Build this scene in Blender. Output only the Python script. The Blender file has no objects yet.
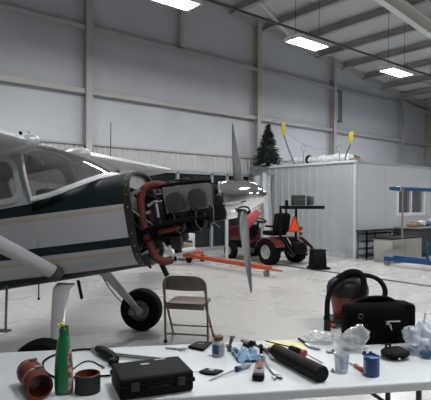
import bpy, bmesh, math, random
from mathutils import Vector, Matrix, noise
C = bpy.context.scene.collection
SC = bpy.context.scene
PI = math.pi
rnd = random.Random(7)

# ------------------------------------------------------------ camera, world, exposure
cam = bpy.data.cameras.new('camera'); camo = bpy.data.objects.new('camera', cam); C.objects.link(camo)
YAW, PIT, ROL = math.radians(39.59), math.radians(-.484), math.radians(.313)
fw = Vector((math.sin(YAW)*math.cos(PIT), math.cos(YAW)*math.cos(PIT), math.sin(PIT)))
rt = Vector((math.cos(YAW), -math.sin(YAW), 0)); up = rt.cross(fw)
r2 = rt*math.cos(ROL)+up*math.sin(ROL); u2 = -rt*math.sin(ROL)+up*math.cos(ROL)
camo.matrix_world = Matrix(((r2.x, u2.x, -fw.x, 0), (r2.y, u2.y, -fw.y, 0), (r2.z, u2.z, -fw.z, 1.57), (0, 0, 0, 1)))
cam.sensor_fit = 'HORIZONTAL'; cam.sensor_width = 36; cam.lens = 36*485.13/431
cam.shift_x = (215.5-219.29)/431; cam.shift_y = (205.43-200)/431
cam.clip_start = .05; cam.clip_end = 200
SC.camera = camo
w = bpy.data.worlds.new('world'); SC.world = w; w.use_nodes = True
w.node_tree.nodes['Background'].inputs[0].default_value = (.8, .88, 1, 1)
w.node_tree.nodes['Background'].inputs[1].default_value = .6
SC.view_settings.view_transform = 'Standard'; SC.view_settings.look = 'None'
SC.view_settings.gamma = 1; SC.view_settings.use_curve_mapping = False
SC.view_settings.exposure = 0.08
LAMP_W = 124.0          # light of one hanging high-bay fixture
LAMPS = [(5.32, 7.97), (9.42, 7.97), (13.55, 7.97), (17.7, 7.97), (1.2, 7.97), (-3.0, 7.97),
         (2.6, 1.2), (6.8, 1.2), (10.9, 1.2), (15.0, 1.2), (2.6, -5.0), (6.8, -5.0)]  # final pair: unseen fill lamps added behind the camera to brighten the table
LAMP_Z = 5.5

# ------------------------------------------------------------ materials
MATS = {}
def mat(name, col, rough=.6, metal=0., var=.06, scale=8., bump=0., spec=.5, trans=0., coat=0., alpha=1., stretch=None):
    if name in MATS: return MATS[name]
    m = bpy.data.materials.new(name); m.use_nodes = True; nt = m.node_tree; b = nt.nodes['Principled BSDF']
    tc = nt.nodes.new('ShaderNodeTexCoord'); n = nt.nodes.new('ShaderNodeTexNoise'); n.inputs['Scale'].default_value = scale
    n.inputs['Detail'].default_value = 4
    if stretch:
        mp = nt.nodes.new('ShaderNodeMapping'); mp.inputs['Scale'].default_value = stretch
        nt.links.new(tc.outputs['Object'], mp.inputs[0]); nt.links.new(mp.outputs[0], n.inputs['Vector'])
    else: nt.links.new(tc.outputs['Object'], n.inputs['Vector'])
    r = nt.nodes.new('ShaderNodeValToRGB')
    r.color_ramp.elements[0].position = .3; r.color_ramp.elements[1].position = .7
    r.color_ramp.elements[0].color = tuple(c*(1-var) for c in col)+(1,)
    r.color_ramp.elements[1].color = tuple(min(1, c*(1+var)) for c in col)+(1,)
    nt.links.new(n.outputs['Fac'], r.inputs[0]); nt.links.new(r.outputs[0], b.inputs['Base Color'])
    b.inputs['Roughness'].default_value = rough; b.inputs['Metallic'].default_value = metal
    b.inputs['Specular IOR Level'].default_value = spec; b.inputs['Transmission Weight'].default_value = trans
    b.inputs['Coat Weight'].default_value = coat; b.inputs['Alpha'].default_value = alpha
    if bump:
        bp = nt.nodes.new('ShaderNodeBump'); bp.inputs['Strength'].default_value = bump; bp.inputs['Distance'].default_value = .02
        nt.links.new(n.outputs['Fac'], bp.inputs['Height']); nt.links.new(bp.outputs[0], b.inputs['Normal'])
    MATS[name] = m; return m
def emis(name, col, strength):
    m = bpy.data.materials.new(name); m.use_nodes = True; nt = m.node_tree; b = nt.nodes['Principled BSDF']
    b.inputs['Base Color'].default_value = col+(1,); b.inputs['Emission Color'].default_value = col+(1,)
    b.inputs['Emission Strength'].default_value = strength; return m
def thin_glass(name, tint, gloss=.08, rough=.02, body=None, bodyf=0.):
    m = bpy.data.materials.new(name); m.use_nodes = True; nt = m.node_tree; nt.nodes.remove(nt.nodes['Principled BSDF'])
    out = nt.nodes['Material Output']
    t = nt.nodes.new('ShaderNodeBsdfTransparent'); t.inputs[0].default_value = tint+(1,)
    g = nt.nodes.new('ShaderNodeBsdfGlossy'); g.inputs['Roughness'].default_value = rough; g.inputs[0].default_value = (.9, .9, .9, 1)
    lw = nt.nodes.new('ShaderNodeLayerWeight'); lw.inputs[0].default_value = .35
    mr = nt.nodes.new('ShaderNodeMapRange'); mr.inputs[3].default_value = gloss; mr.inputs[4].default_value = .8
    nt.links.new(lw.outputs['Facing'], mr.inputs[0])
    mx = nt.nodes.new('ShaderNodeMixShader'); nt.links.new(mr.outputs[0], mx.inputs[0]); nt.links.new(t.outputs[0], mx.inputs[1]); nt.links.new(g.outputs[0], mx.inputs[2])
    last = mx
    if body:
        d = nt.nodes.new('ShaderNodeBsdfDiffuse'); d.inputs[0].default_value = body+(1,)
        m2 = nt.nodes.new('ShaderNodeMixShader'); m2.inputs[0].default_value = bodyf
        nt.links.new(mx.outputs[0], m2.inputs[1]); nt.links.new(d.outputs[0], m2.inputs[2]); last = m2
    nt.links.new(last.outputs[0], out.inputs[0]); MATS[name] = m; return m

# ------------------------------------------------------------ mesh builder
class MB:
    def __init__(s, M=None): s.bm = bmesh.new(); s.M = M or Matrix()
    def V(s, p): return s.bm.verts.new(s.M @ Vector(p))
    def quad(s, vs):
        try: return s.bm.faces.new(vs)
        except ValueError: return None
    def box(s, c, d, rot=None, bev=0., seg=2, taper=None):
        R = rot if isinstance(rot, Matrix) else (Matrix.Rotation(rot, 3, 'Z') if rot else Matrix.Identity(3))
        c = Vector(c); vs = []
        for z in (-1, 1):
            k = taper if (taper and z > 0) else 1
            for x, y in ((-1, -1), (1, -1), (1, 1), (-1, 1)):
                vs.append(s.V(c + R @ Vector((x*d[0]/2*k, y*d[1]/2*k, z*d[2]/2))))
        fs = [s.bm.faces.new([vs[i] for i in f]) for f in ((3, 2, 1, 0), (4, 5, 6, 7), (0, 1, 5, 4), (1, 2, 6, 5), (2, 3, 7, 6), (3, 0, 4, 7))]
        if bev:
            es = list({e for f in fs for e in f.edges})
            bmesh.ops.bevel(s.bm, geom=es, offset=bev, segments=seg, profile=.5, affect='EDGES', clamp_overlap=True)
        return s
    def ring(s, c, a, b, r, n, rb=None):
        return [s.V(Vector(c)+a*(r*math.cos(2*PI*i/n))+b*((rb or r)*math.sin(2*PI*i/n))) for i in range(n)]
    def skin(s, rings, cap=True, closed=False):
        n = len(rings[0]); L = len(rings)
        for k in range(L if closed else L-1):
            A, B = rings[k], rings[(k+1) % L]
            for i in range(n):
                j = (i+1) % n; s.quad([A[i], A[j], B[j], B[i]])
        if cap and not closed:
            s.quad(rings[0][::-1]); s.quad(rings[-1])
        return s
    def cyl(s, p0, p1, r0, r1=None, n=16, cap=True):
        p0, p1 = Vector(p0), Vector(p1); d = (p1-p0).normalized()
        a = d.orthogonal().normalized(); b = d.cross(a)
        r1 = r0 if r1 is None else r1
        return s.skin([s.ring(p0, a, b, r0, n), s.ring(p1, a, b, r1, n)], cap)
    def lathe(s, prof, o=(0, 0, 0), ax=(0, 0, 1), n=24, cap=True):
        o = Vector(o); d = Vector(ax).normalized(); a = d.orthogonal().normalized(); b = d.cross(a)
        return s.skin([s.ring(o+d*h, a, b, max(r, 1e-4), n) for r, h in prof], cap)
    def tube(s, pts, r, n=8, cap=True, closed=False, flat=None, smooth=0, rf=None):
        P = [Vector(p) for p in pts]
        for _ in range(smooth):
            Q = []
            L = len(P)
            rng = range(L if closed else L-1)
            if not closed: Q.append(P[0])
            for i in rng:
                A, B = P[i], P[(i+1) % L]; Q += [A*.75+B*.25, A*.25+B*.75]
            if not closed: Q.append(P[-1])
            P = Q
        L = len(P); rings = []; prev = None
        for i in range(L):
            if closed: t = (P[(i+1) % L]-P[i-1])
            else: t = (P[min(i+1, L-1)]-P[max(i-1, 0)])
            t.normalize()
            a = t.orthogonal().normalized() if prev is None else (prev-t*prev.dot(t)).normalized()
            prev = a; b = t.cross(a)
            rr = rf(i/(L-1)) if rf else r
            rings.append(s.ring(P[i], a, b, rr, n, rr*flat if flat else None))
        return s.skin(rings, cap, closed)
    def ball(s, c, r, n=16, m=10, lo=-1., hi=1., R=None):
        r = Vector(r) if not isinstance(r, (int, float)) else Vector((r, r, r)); c = Vector(c); R = R or Matrix.Identity(3)
        rings = []
        for k in range(m+1):
            ph = math.asin(max(-1, min(1, lo+(hi-lo)*0))) if 0 else (-PI/2+PI*k/m)
            z = math.sin(ph); q = max(math.cos(ph), 1e-3)
            rings.append([s.V(c+R @ Vector((r.x*q*math.cos(2*PI*i/n), r.y*q*math.sin(2*PI*i/n), r.z*z))) for i in range(n)])
        return s.skin(rings)
    def prism(s, poly, o, a, b, th, bev=0.):
        o, a, b = Vector(o), Vector(a), Vector(b); nn = a.cross(b).normalized()
        A = [s.V(o+a*x+b*y) for x, y in poly]; B = [s.V(o+a*x+b*y+nn*th) for x, y in poly]
        f0 = s.quad(A[::-1]); f1 = s.quad(B); n = len(poly)
        sd = [s.quad([A[i], A[(i+1) % n], B[(i+1) % n], B[i]]) for i in range(n)]
        if bev:
            es = list({e for f in (f0, f1) for e in f.edges})
            bmesh.ops.bevel(s.bm, geom=es, offset=bev, segments=2, profile=.5, affect='EDGES', clamp_overlap=True)
        return s
    def frame(s, outer, inner, fn, th):
        n = len(outer); O0 = [s.V(fn(x, y, 0)) for x, y in outer]; I0 = [s.V(fn(x, y, 0)) for x, y in inner]
        O1 = [s.V(fn(x, y, th)) for x, y in outer]; I1 = [s.V(fn(x, y, th)) for x, y in inner]
        for i in range(n):
            j = (i+1) % n
            s.quad([O0[i], O0[j], I0[j], I0[i]]); s.quad([O1[j], O1[i], I1[i], I1[j]])
            s.quad([O0[j], O0[i], O1[i], O1[j]]); s.quad([I0[i], I0[j], I1[j], I1[i]])
        return s
    def grid(s, fn, nu, nv, th=0.):
        def sheet(off):
            return [[s.V(fn(i/nu, j/nv)+Vector(off)) for j in range(nv+1)] for i in range(nu+1)]
        A = sheet((0, 0, 0))
        for i in range(nu):
            for j in range(nv): s.quad([A[i][j], A[i+1][j], A[i+1][j+1], A[i][j+1]])
        if th:
            bmesh.ops.recalc_face_normals(s.bm, faces=s.bm.faces[:])
            bmesh.ops.solidify(s.bm, geom=s.bm.faces[:], thickness=th)
        return s
    def build(s, name, m, parent=None, ang=38, fixn=True):
        if fixn: bmesh.ops.recalc_face_normals(s.bm, faces=s.bm.faces[:])
        for f in s.bm.faces: f.smooth = True
        lim = math.radians(ang)
        for e in s.bm.edges:
            if len(e.link_faces) == 2 and e.calc_face_angle(0) > lim: e.smooth = False
        me = bpy.data.meshes.new(name); s.bm.to_mesh(me); s.bm.free()
        for mm in (m if isinstance(m, (list, tuple)) else [m]): me.materials.append(mm)
        o = bpy.data.objects.new(name, me); C.objects.link(o)
        if parent: o.parent = parent
        return o
def tag(o, label=None, cat=None, group=None, kind=None):
    if label: o['label'] = label
    if cat: o['category'] = cat
    if group: o['group'] = group
    if kind: o['kind'] = kind
    return o
def thing(name, label, cat, loc=(0, 0, 0), rz=0., group=None):
    o = bpy.data.objects.new(name, None); o.empty_display_size = .1; C.objects.link(o)
    o.location = loc; o.rotation_euler = (0, 0, rz); return tag(o, label, cat, group)
def copy_tree(o, parent=None):
    c = o.copy(); C.objects.link(c)
    if parent: c.parent = parent
    for ch in list(o.children): copy_tree(ch, c)
    return c
def rrect(x0, y0, x1, y1, r, n=5):
    pts = []
    for cx, cy, a0 in ((x1-r, y1-r, 0), (x0+r, y1-r, 90), (x0+r, y0+r, 180), (x1-r, y0+r, 270)):
        for k in range(n+1):
            a = math.radians(a0+90*k/n); pts.append((cx+r*math.cos(a), cy+r*math.sin(a)))
    return pts
def seg_text(mb, rows, o, a, b, px, th):
    """rows: list of strings with # where a mark is raised"""
    o, a, b = Vector(o), Vector(a), Vector(b)
    for j, r in enumerate(rows):
        i = 0
        while i < len(r):
            if r[i] == '#':
                k = i
                while k < len(r) and r[k] == '#': k += 1
                mb.prism([(i*px, -j*px), (k*px, -j*px), (k*px, -(j+1)*px), (i*px, -(j+1)*px)], o, a, b, th)
                i = k
            else: i += 1

# ------------------------------------------------------------ the hangar
def wall_mat(name, col, rough, ribs=0, quilt=0):
    m = bpy.data.materials.new(name); m.use_nodes = True; nt = m.node_tree; b = nt.nodes['Principled BSDF']; L = nt.links.new
    tc = nt.nodes.new('ShaderNodeTexCoord'); n = nt.nodes.new('ShaderNodeTexNoise'); n.inputs['Scale'].default_value = .7; n.inputs['Detail'].default_value = 5
    L(tc.outputs['Object'], n.inputs['Vector'])
    r = nt.nodes.new('ShaderNodeValToRGB'); r.color_ramp.elements[0].position = .3; r.color_ramp.elements[1].position = .7
    r.color_ramp.elements[0].color = tuple(c*.93 for c in col)+(1,); r.color_ramp.elements[1].color = tuple(c*1.05 for c in col)+(1,)
    L(n.outputs['Fac'], r.inputs[0]); L(r.outputs[0], b.inputs['Base Color']); b.inputs['Roughness'].default_value = rough
    if quilt:
        n2 = nt.nodes.new('ShaderNodeTexNoise'); n2.inputs['Scale'].default_value = 1.1
        mp = nt.nodes.new('ShaderNodeMapping'); mp.inputs['Scale'].default_value = (1, 1, .35)
        L(tc.outputs['Object'], mp.inputs[0]); L(mp.outputs[0], n2.inputs['Vector'])
        bp = nt.nodes.new('ShaderNodeBump'); bp.inputs['Strength'].default_value = .5; bp.inputs['Distance'].default_value = .12
        L(n2.outputs['Fac'], bp.inputs['Height']); L(bp.outputs[0], b.inputs['Normal'])
    if ribs:
        wv = nt.nodes.new('ShaderNodeTexWave'); wv.inputs['Scale'].default_value = ribs
        L(tc.outputs['Object'], wv.inputs['Vector'])
        bp = nt.nodes.new('ShaderNodeBump'); bp.inputs['Strength'].default_value = .6; bp.inputs['Distance'].default_value = .02
        L(wv.outputs['Fac'], bp.inputs['Height']); L(bp.outputs[0], b.inputs['Normal'])
    return m
M_insul = wall_mat('white_insulation_sheet', (.46, .47, .50), .6, quilt=1)
M_ceil = wall_mat('ceiling_sheet', (.50, .50, .50), .7, quilt=1)
M_steel = mat('painted_steel_frame', (.36, .355, .34), .5, var=.04, scale=3)
M_purlin = mat('primed_purlin_steel', (.34, .32, .295), .6, var=.1, scale=2)
M_rafter = mat('white_painted_rafter', (.72, .71, .68), .5, var=.04)
M_corr = mat('ribbed_wall_sheet', (.42, .42, .43), .5, var=.03)
M_ribs = mat('ribbed_metal_panel_shaded', (.36, .375, .395), .55, var=.03)  # room's left face: shade put into the colour, offsetting the lamp close by
M_panel = mat('white_metal_panel', (.58, .61, .65), .5, var=.03, scale=1.5)
M_dark = mat('black_satin', (.0045, .0045, .005), .55, spec=.12)
M_rubber = mat('black_rubber', (.005, .005, .005), .8, spec=.08)
M_chrome = mat('polished_chrome', (.8, .8, .8), .09, 1, var=.02)

# polished concrete floor
mf = bpy.data.materials.new('polished_concrete'); mf.use_nodes = True; nt = mf.node_tree; b = nt.nodes['Principled BSDF']; L = nt.links.new
tc = nt.nodes.new('ShaderNodeTexCoord'); n1 = nt.nodes.new('ShaderNodeTexNoise'); n1.inputs['Scale'].default_value = .8; n1.inputs['Detail'].default_value = 3
n2 = nt.nodes.new('ShaderNodeTexNoise'); n2.inputs['Scale'].default_value = 3; n2.inputs['Detail'].default_value = 3
L(tc.outputs['Object'], n1.inputs['Vector']); L(tc.outputs['Object'], n2.inputs['Vector'])
r1 = nt.nodes.new('ShaderNodeValToRGB'); r1.color_ramp.elements[0].position = .3; r1.color_ramp.elements[1].position = .72
r1.color_ramp.elements[0].color = (.43, .42, .405, 1); r1.color_ramp.elements[1].color = (.475, .465, .45, 1)
mx = nt.nodes.new('ShaderNodeMix'); mx.data_type = 'RGBA'; mx.blend_type = 'MULTIPLY'; mx.inputs[0].default_value = .3
r2_ = nt.nodes.new('ShaderNodeValToRGB'); r2_.color_ramp.elements[0].position = .2; r2_.color_ramp.elements[1].position = .75
r2_.color_ramp.elements[0].color = (.86, .855, .85, 1); r2_.color_ramp.elements[1].color = (1, 1, 1, 1)
L(n1.outputs['Fac'], r1.inputs[0]); L(n2.outputs['Fac'], r2_.inputs[0]); L(r1.outputs[0], mx.inputs[6]); L(r2_.outputs[0], mx.inputs[7]); L(mx.outputs[2], b.inputs['Base Color'])
mr = nt.nodes.new('ShaderNodeMapRange'); mr.inputs[3].default_value = .2; mr.inputs[4].default_value = .36; L(n1.outputs['Fac'], mr.inputs[0]); L(mr.outputs[0], b.inputs['Roughness'])
X0, X1, Y0, Y1 = -9.0, 23.6, -11.0, 12.17
EAVE = 6.38
def roofz(x): return EAVE+(X1-x)*.12
mb = MB()
mb.box(((X0+X1)/2, (Y0+Y1)/2, -.1), (X1-X0+.6, Y1-Y0+.6, .2)); st = lambda o: tag(o, kind='structure')
st(mb.build('floor', mf))
RIDGE = 4.0
def gable(mb, y, th):
    mb.prism([(X0, 0), (X1, 0), (X1, roofz(X1)), (RIDGE, roofz(RIDGE)), (X0, roofz(RIDGE)-(RIDGE-X0)*.12)], (0, y, 0), (1, 0, 0), (0, 0, 1), th)
mb = MB(); gable(mb, Y1+.25, .25); st(mb.build('wall_back', M_insul))
mb = MB(); gable(mb, Y0, .25)
st(mb.build('wall_front', M_insul))
mb = MB(); mb.box((X1+.12, (Y0+Y1)/2, EAVE/2), (.24, Y1-Y0, EAVE)); st(mb.build('wall_right', M_insul))
zl = roofz(RIDGE)-(RIDGE-X0)*.12
mb = MB(); mb.box((X0-.12, (Y0+Y1)/2, zl/2), (.24, Y1-Y0, zl)); st(mb.build('wall_left', M_insul))
mb = MB(); mb.prism([(X0-.2, zl), (RIDGE, roofz(RIDGE)), (X1+.2, roofz(X1)), (X1+.2, roofz(X1)+.2), (RIDGE, roofz(RIDGE)+.2), (X0-.2, zl+.2)], (0, Y1+.3, 0), (1, 0, 0), (0, 0, 1), Y1-Y0+.5)
st(mb.build('ceiling', M_ceil))
# purlins along Y
for k, x in enumerate([22.5, 21.0, 19.5, 18.0, 16.5, 15.0, 13.5, 12.0, 10.5, 9.0, 7.5, 6.0, 4.5]):
    mb = MB(); z = roofz(x); mb.box((x, (Y0+Y1)/2, z-.13), (.07, Y1-Y0-.02, .26)); mb.box((x-.05, (Y0+Y1)/2, z-.25), (.14, Y1-Y0-.02, .015))
    st(mb.build('trim_%d' % (k+1), M_purlin))
# frames (rafters) and gable rafter
def rafter(mb, y, w, h, off):
    mb.prism([(RIDGE, roofz(RIDGE)-off), (X1, roofz(X1)-off), (X1, roofz(X1)-off-h), (RIDGE, roofz(RIDGE)-off-h)], (0, y+w/2, 0), (1, 0, 0), (0, 0, 1), w)
mb = MB(); rafter(mb, Y1-.08, .14, .22, .0); st(mb.build('trim_20', M_steel))
mb = MB(); rafter(mb, 7.5, .02, .42, .27); rafter(mb, 7.5, .2, .02, .27); rafter(mb, 7.5, .2, .02, .68); st(mb.build('trim_21', M_rafter))
# girts
for k, z in enumerate((4.48, 6.13)):
    mb = MB(); mb.box(((X0+X1)/2, Y1-.1, z), (X1-X0-.02, .19, .02)); mb.box(((X0+X1)/2, Y1-.19, z-.055), (X1-X0-.02, .02, .13))
    st(mb.build('trim_%d' % (22+k), M_steel))
# columns on the back wall
for k, (x, z0) in enumerate(((-3.5, 0), (1.0, 0), (5.44, 0), (11.6, 0), (15.78, 0), (20.85, 0), (23.45, 0))):
    mb = MB(); zt = roofz(x)-.1 if x > RIDGE else roofz(RIDGE)-(RIDGE-x)*.12-.1
    mb.box((x, Y1-.27, (z0+zt)/2), (.17, .015, zt-z0)); mb.box((x, Y1-.14, (z0+zt)/2), (.05, .25, zt-z0)); st(mb.build('trim_%d' % (25+k), M_steel))
mb = MB(); mb.box((8.42, Y1-.12, 7.15), (.12, .2, 1.9)); st(mb.build('trim_32', M_steel))
mb = MB(); mb.cyl((15.98, Y1-.3, 4.75), (15.98, Y1-.3, 6.0), .035, n=10); mb.cyl((16.12, Y1-.3, 4.75), (16.12, Y1-.3, 6.0), .035, n=10); mb.box((16.05, Y1-.28, 5.98), (.26, .08, .08)); mb.box((16.05, Y1-.28, 4.78), (.26, .08, .08))
tag(mb.build('conduit_pipe', mat('grey_conduit', (.12, .12, .12), .5)), 'pair of short dark vertical pipes beside a white wall column', 'pipe')
# ribbed band and dark glazed opening in the lower back wall
mb = MB()
x = X0
WX0, WX1 = 7.0, 11.38
def rib(mb, x0, x1, z0, z1, y, pitch=.15, d=.03):
    n = int((x1-x0)/pitch)
    pts = []
    for i in range(n+1):
        a = x0+i*pitch
        pts += [(a, 0), (a+pitch*.55, 0), (a+pitch*.65, d), (a+pitch*.9, d)]
    pts = [p for p in pts if p[0] <= x1]+[(x1, 0)]
    bot = [mb.V((p[0], y-p[1], z0)) for p in pts]; top = [mb.V((p[0], y-p[1], z1)) for p in pts]
    for i in range(len(pts)-1): mb.quad([bot[i], bot[i+1], top[i+1], top[i]])
rib(mb, X0, X1, 2.5, 3.03, Y1-.03); rib(mb, X0, WX0, 0, 2.5, Y1-.03); rib(mb, WX1, X1, 0, 2.5, Y1-.03)
st(mb.build('trim_40', M_corr, fixn=False))
mb = MB(); mb.box(((X0+X1)/2, Y1-.05, 3.06), (X1-X0, .1, .05))
st(mb.build('trim_41', M_steel))
M_gl = mat('dark_window_glass', (.012, .014, .016), .12, spec=.5)
mb = MB(); mb.box(((WX0+WX1)/2, Y1-.02, 1.22), (WX1-WX0, .03, 2.44)); wn = st(mb.build('window_1', M_gl))
mb = MB(); mb.box(((WX0+WX1)/2, Y1-.06, 2.46), (WX1-WX0+.1, .1, .1))
for x in (7.02, 8.36, 9.68, 10.32, 11.36): mb.box((x, Y1-.06, 1.23), (.09, .1, 2.46))
mb.box(((WX0+WX1)/2, Y1-.05, .06), (WX1-WX0, .09, .12))
mb.build('window_frame', mat('grey_aluminium', (.30, .32, .35), .4, .3), wn)
# conduit the fixtures hang along
mb = MB(); mb.cyl((RIDGE-10, 7.66, 5.6), (X1-.02, 7.66, 5.6), .028, n=10)
tag(mb.build('conduit_pipe', mat('dark_conduit', (.05, .045, .04), .5)), 'long dark pipe running under the roof past the hanging lights', 'pipe')
# angle brace
mb = MB(); a = Vector((13.0, 11.7, 7.42)); b_ = Vector((10.6, 10.9, 7.85)); d = (b_-a).normalized(); sd = d.cross(Vector((0, 1, .0))).normalized()
mb.prism([(0, 0), ((b_-a).length+.6, 0), ((b_-a).length+.6, .13), (0, .13)], a, d, sd, .02)
br = mb.build('roof_brace', M_rafter); tag(br, 'pale perforated steel angle brace slanting under the roof', 'brace')
for i in range(6):
    mb = MB(); mb.cyl(a+d*(.3+.42*i)+sd*.065-d.cross(sd)*.002, a+d*(.3+.42*i)+sd*.065+d.cross(sd)*.022, .022, n=8); mb.build('bolt_hole', M_dark, br)
# side purlin-brace lines near the eave
for k, x in enumerate((18.2, 20.8)):
    mb = MB(); mb.box(((x+X1)/2, 9.6+.2*k, roofz((x+X1)/2)-.42), (X1-x, .08, .12)); st(mb.build('trim_%d' % (45+k), M_steel))
# floor drain
mb = MB(); mb.box((8.83, 0.6, .004), (.13, 19.2, .008)); tr = tag(mb.build('floor_drain', mat('drain_grate', (.03, .03, .03), .6)), 'long dark trench drain crossing the pale floor behind the machines', 'drain')

# ------------------------------------------------------------ hanging fixtures
M_em = emis('lit_diffuser', (1, .99, .96), 22)
def make_light():
    t = thing('hanging_light', '', 'ceiling light', (0, 0, LAMP_Z))
    mb = MB(); mb.frame(rrect(-.59, -.25, .59, .25, .01, 1), rrect(-.55, -.215, .55, .215, .01, 1), lambda x, y, h: (x, y, h), .06); mb.box((0, 0, .075), (1.18, .5, .05), bev=.01)
    mb.build('housing', mat('fixture_white', (.75, .74, .7), .5), t)
    mb = MB()
    for i in range(4): mb.box((0, -.162+.108*i, .03), (1.09, .095, .03), bev=.01)
    mb.build('lamp', M_em, t)
    mb = MB()
    for sx in (-.45, .45): mb.cyl((sx, 0, .1), (sx, 0, 2.15), .006, n=6)
    mb.build('hanging_wire', M_dark, t)
    return t
L0 = make_light()
names = ['hanging lit fixture cut off by the top edge above the aeroplane', 'hanging lit fixture above the propeller and tree',
         'hanging lit fixture nearest the far right corner of the hangar']
for i, (x, y) in enumerate(LAMPS):
    o = L0 if i == 0 else copy_tree(L0)
    o.location = (x, y, LAMP_Z); o['group'] = 'hanging high-bay lights'
    o['label'] = names[i] if i < 3 else 'rectangular hanging high-bay light lit white out of view, front pair added as fill'
    ld = bpy.data.lights.new('lamp_light', 'AREA'); ld.shape = 'RECTANGLE'; ld.size = 1.1; ld.size_y = .44; ld.energy = LAMP_W; ld.color = (.96, .985, 1)
    lo = bpy.data.objects.new('lamp_light', ld); C.objects.link(lo); lo.location = (x, y, LAMP_Z-.01)

# ------------------------------------------------------------ the white room inside the hangar
RX, RY, RH = 11.43, 7.9, 2.67
mb = MB(); rx1 = 23.3
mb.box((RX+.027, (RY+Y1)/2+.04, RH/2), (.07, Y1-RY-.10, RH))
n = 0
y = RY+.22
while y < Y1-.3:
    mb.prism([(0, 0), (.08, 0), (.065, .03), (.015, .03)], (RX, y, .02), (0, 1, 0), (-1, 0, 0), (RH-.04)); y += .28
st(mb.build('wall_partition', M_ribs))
mb = MB(); WA = (13.53, 15.13, 1.2, 1.98)
mb.frame([(RX, 0), (rx1, 0), (rx1, RH), (RX, RH)], [(WA[0], WA[2]), (WA[1], WA[2]), (WA[1], WA[3]), (WA[0], WA[3])], lambda x, z, h: (x, RY+h, z), .1)
for x in (12.9, 16.2, 17.6, 19.1): mb.box((x, RY-.004, RH/2), (.03, .01, RH))
st(mb.build('wall_partition_front', M_panel))
mb = MB(); mb.box(((RX+rx1)/2, (RY+Y1)/2-.1, RH+.03), (rx1-RX+.1, Y1-RY-.25, .06)); st(mb.build('ceiling_partition', M_panel))
mb = MB(); mb.box((RX-.018, (RY+Y1)/2-.1, RH+.035), (.03, Y1-RY-.2, .07)); mb.box(((RX+rx1)/2, RY-.02, RH+.02), (rx1-RX, .03, .07)); mb.box((RX+.008, RY+.008, RH/2), (.05, .05, RH))
mb.box((RX-.012, (RY+Y1)/2, .06), (.02, Y1-RY-.3, .12))
st(mb.build('trim_50', mat('panel_trim', (.42, .44, .46), .4)))
xa, xb, za, zb = WA
mb = MB(); mb.frame([(xa-.05, za-.05), (xb+.05, za-.05), (xb+.05, zb+.05), (xa-.05, zb+.05)], [(xa+.05, za+.05), (xb-.05, za+.05), (xb-.05, zb-.05), (xa+.05, zb-.05)], lambda x, z, h: (x, RY-.03+h, z), .12)
mb.box(((xa+xb)/2, RY+.01, (za+zb)/2), (.07, .06, zb-za-.08))
wf = st(mb.build('window_2', mat('white_window_vinyl', (.85, .86, .88), .4)))
mb = MB(); mb.box(((xa+xb)/2, RY+.05, (za+zb)/2), (xb-xa-.02, .01, zb-za-.02)); mb.build('pane', thin_glass('office_glass', (.25, .26, .28), .06), wf)

# ------------------------------------------------------------ the aeroplane (local: x forward, y to the far wing, z up; nose pitched up ten degrees)
PHI = math.radians(-47.1); PT = math.radians(10)
plane = thing('light_aeroplane', 'white and dark green high-wing aeroplane with its engine uncowled', 'airplane')
RW = Matrix.Rotation(PHI, 4, 'Z') @ Matrix.Rotation(-PT, 4, 'Y')
G = Vector((2.22, 4.47, .9)); loc = G-RW.to_3x3() @ Vector((0, 0, .9))
plane.location = loc; plane.rotation_euler = (RW.to_euler('XYZ'))
# gear geometry is written level; this takes it into the pitched frame
LEV = Matrix.Translation((0, 0, .9)) @ Matrix.Rotation(PT, 4, 'Y') @ Matrix.Translation((0, 0, -.9))
GREEN = (.004, .011, .014); WHITE = (.33, .335, .35); TAN = (.34, .285, .215)
mp_ = bpy.data.materials.new('aeroplane_paint'); mp_.use_nodes = True; nt = mp_.node_tree; b = nt.nodes['Principled BSDF']; L = nt.links.new
tc = nt.nodes.new('ShaderNodeTexCoord'); sp = nt.nodes.new('ShaderNodeSeparateXYZ'); L(tc.outputs['Object'], sp.inputs[0])
ma = nt.nodes.new('ShaderNodeMath'); ma.operation = 'MULTIPLY_ADD'; ma.inputs[1].default_value = .045
L(sp.outputs['X'], ma.inputs[0]); L(sp.outputs['Z'], ma.inputs[2])
md = nt.nodes.new('ShaderNodeMath'); md.operation = 'DIVIDE'; md.inputs[1].default_value = 2.5; L(ma.outputs[0], md.inputs[0])
rp = nt.nodes.new('ShaderNodeValToRGB'); cr = rp.color_ramp; cr.interpolation = 'CONSTANT'
stops = [(0, GREEN), (.925, WHITE), (1.04, TAN), (1.065, WHITE), (1.11, GREEN), (1.19, WHITE), (1.43, TAN), (1.46, WHITE), (1.487, GREEN), (1.615, WHITE)]
cr.elements[0].position = 0; cr.elements[0].color = GREEN+(1,); cr.elements[1].position = stops[1][0]/2.5; cr.elements[1].color = WHITE+(1,)
for z, c in stops[2:]:
    e = cr.elements.new(z/2.5); e.color = c+(1,)
L(md.outputs[0], rp.inputs[0])
gx = nt.nodes.new('ShaderNodeMath'); gx.operation = 'GREATER_THAN'; gx.inputs[1].default_value = -.36; L(sp.outputs['X'], gx.inputs[0])
gz = nt.nodes.new('ShaderNodeMath'); gz.operation = 'GREATER_THAN'; gz.inputs[1].default_value = 1.55; L(sp.outputs['Z'], gz.inputs[0])
mm = nt.nodes.new('ShaderNodeMath'); mm.operation = 'MULTIPLY'; L(gx.outputs[0], mm.inputs[0]); L(gz.outputs[0], mm.inputs[1])
mx = nt.nodes.new('ShaderNodeMix'); mx.data_type = 'RGBA'; L(mm.outputs[0], mx.inputs[0]); L(rp.outputs[0], mx.inputs[6]); mx.inputs[7].default_value = GREEN+(1,)
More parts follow.
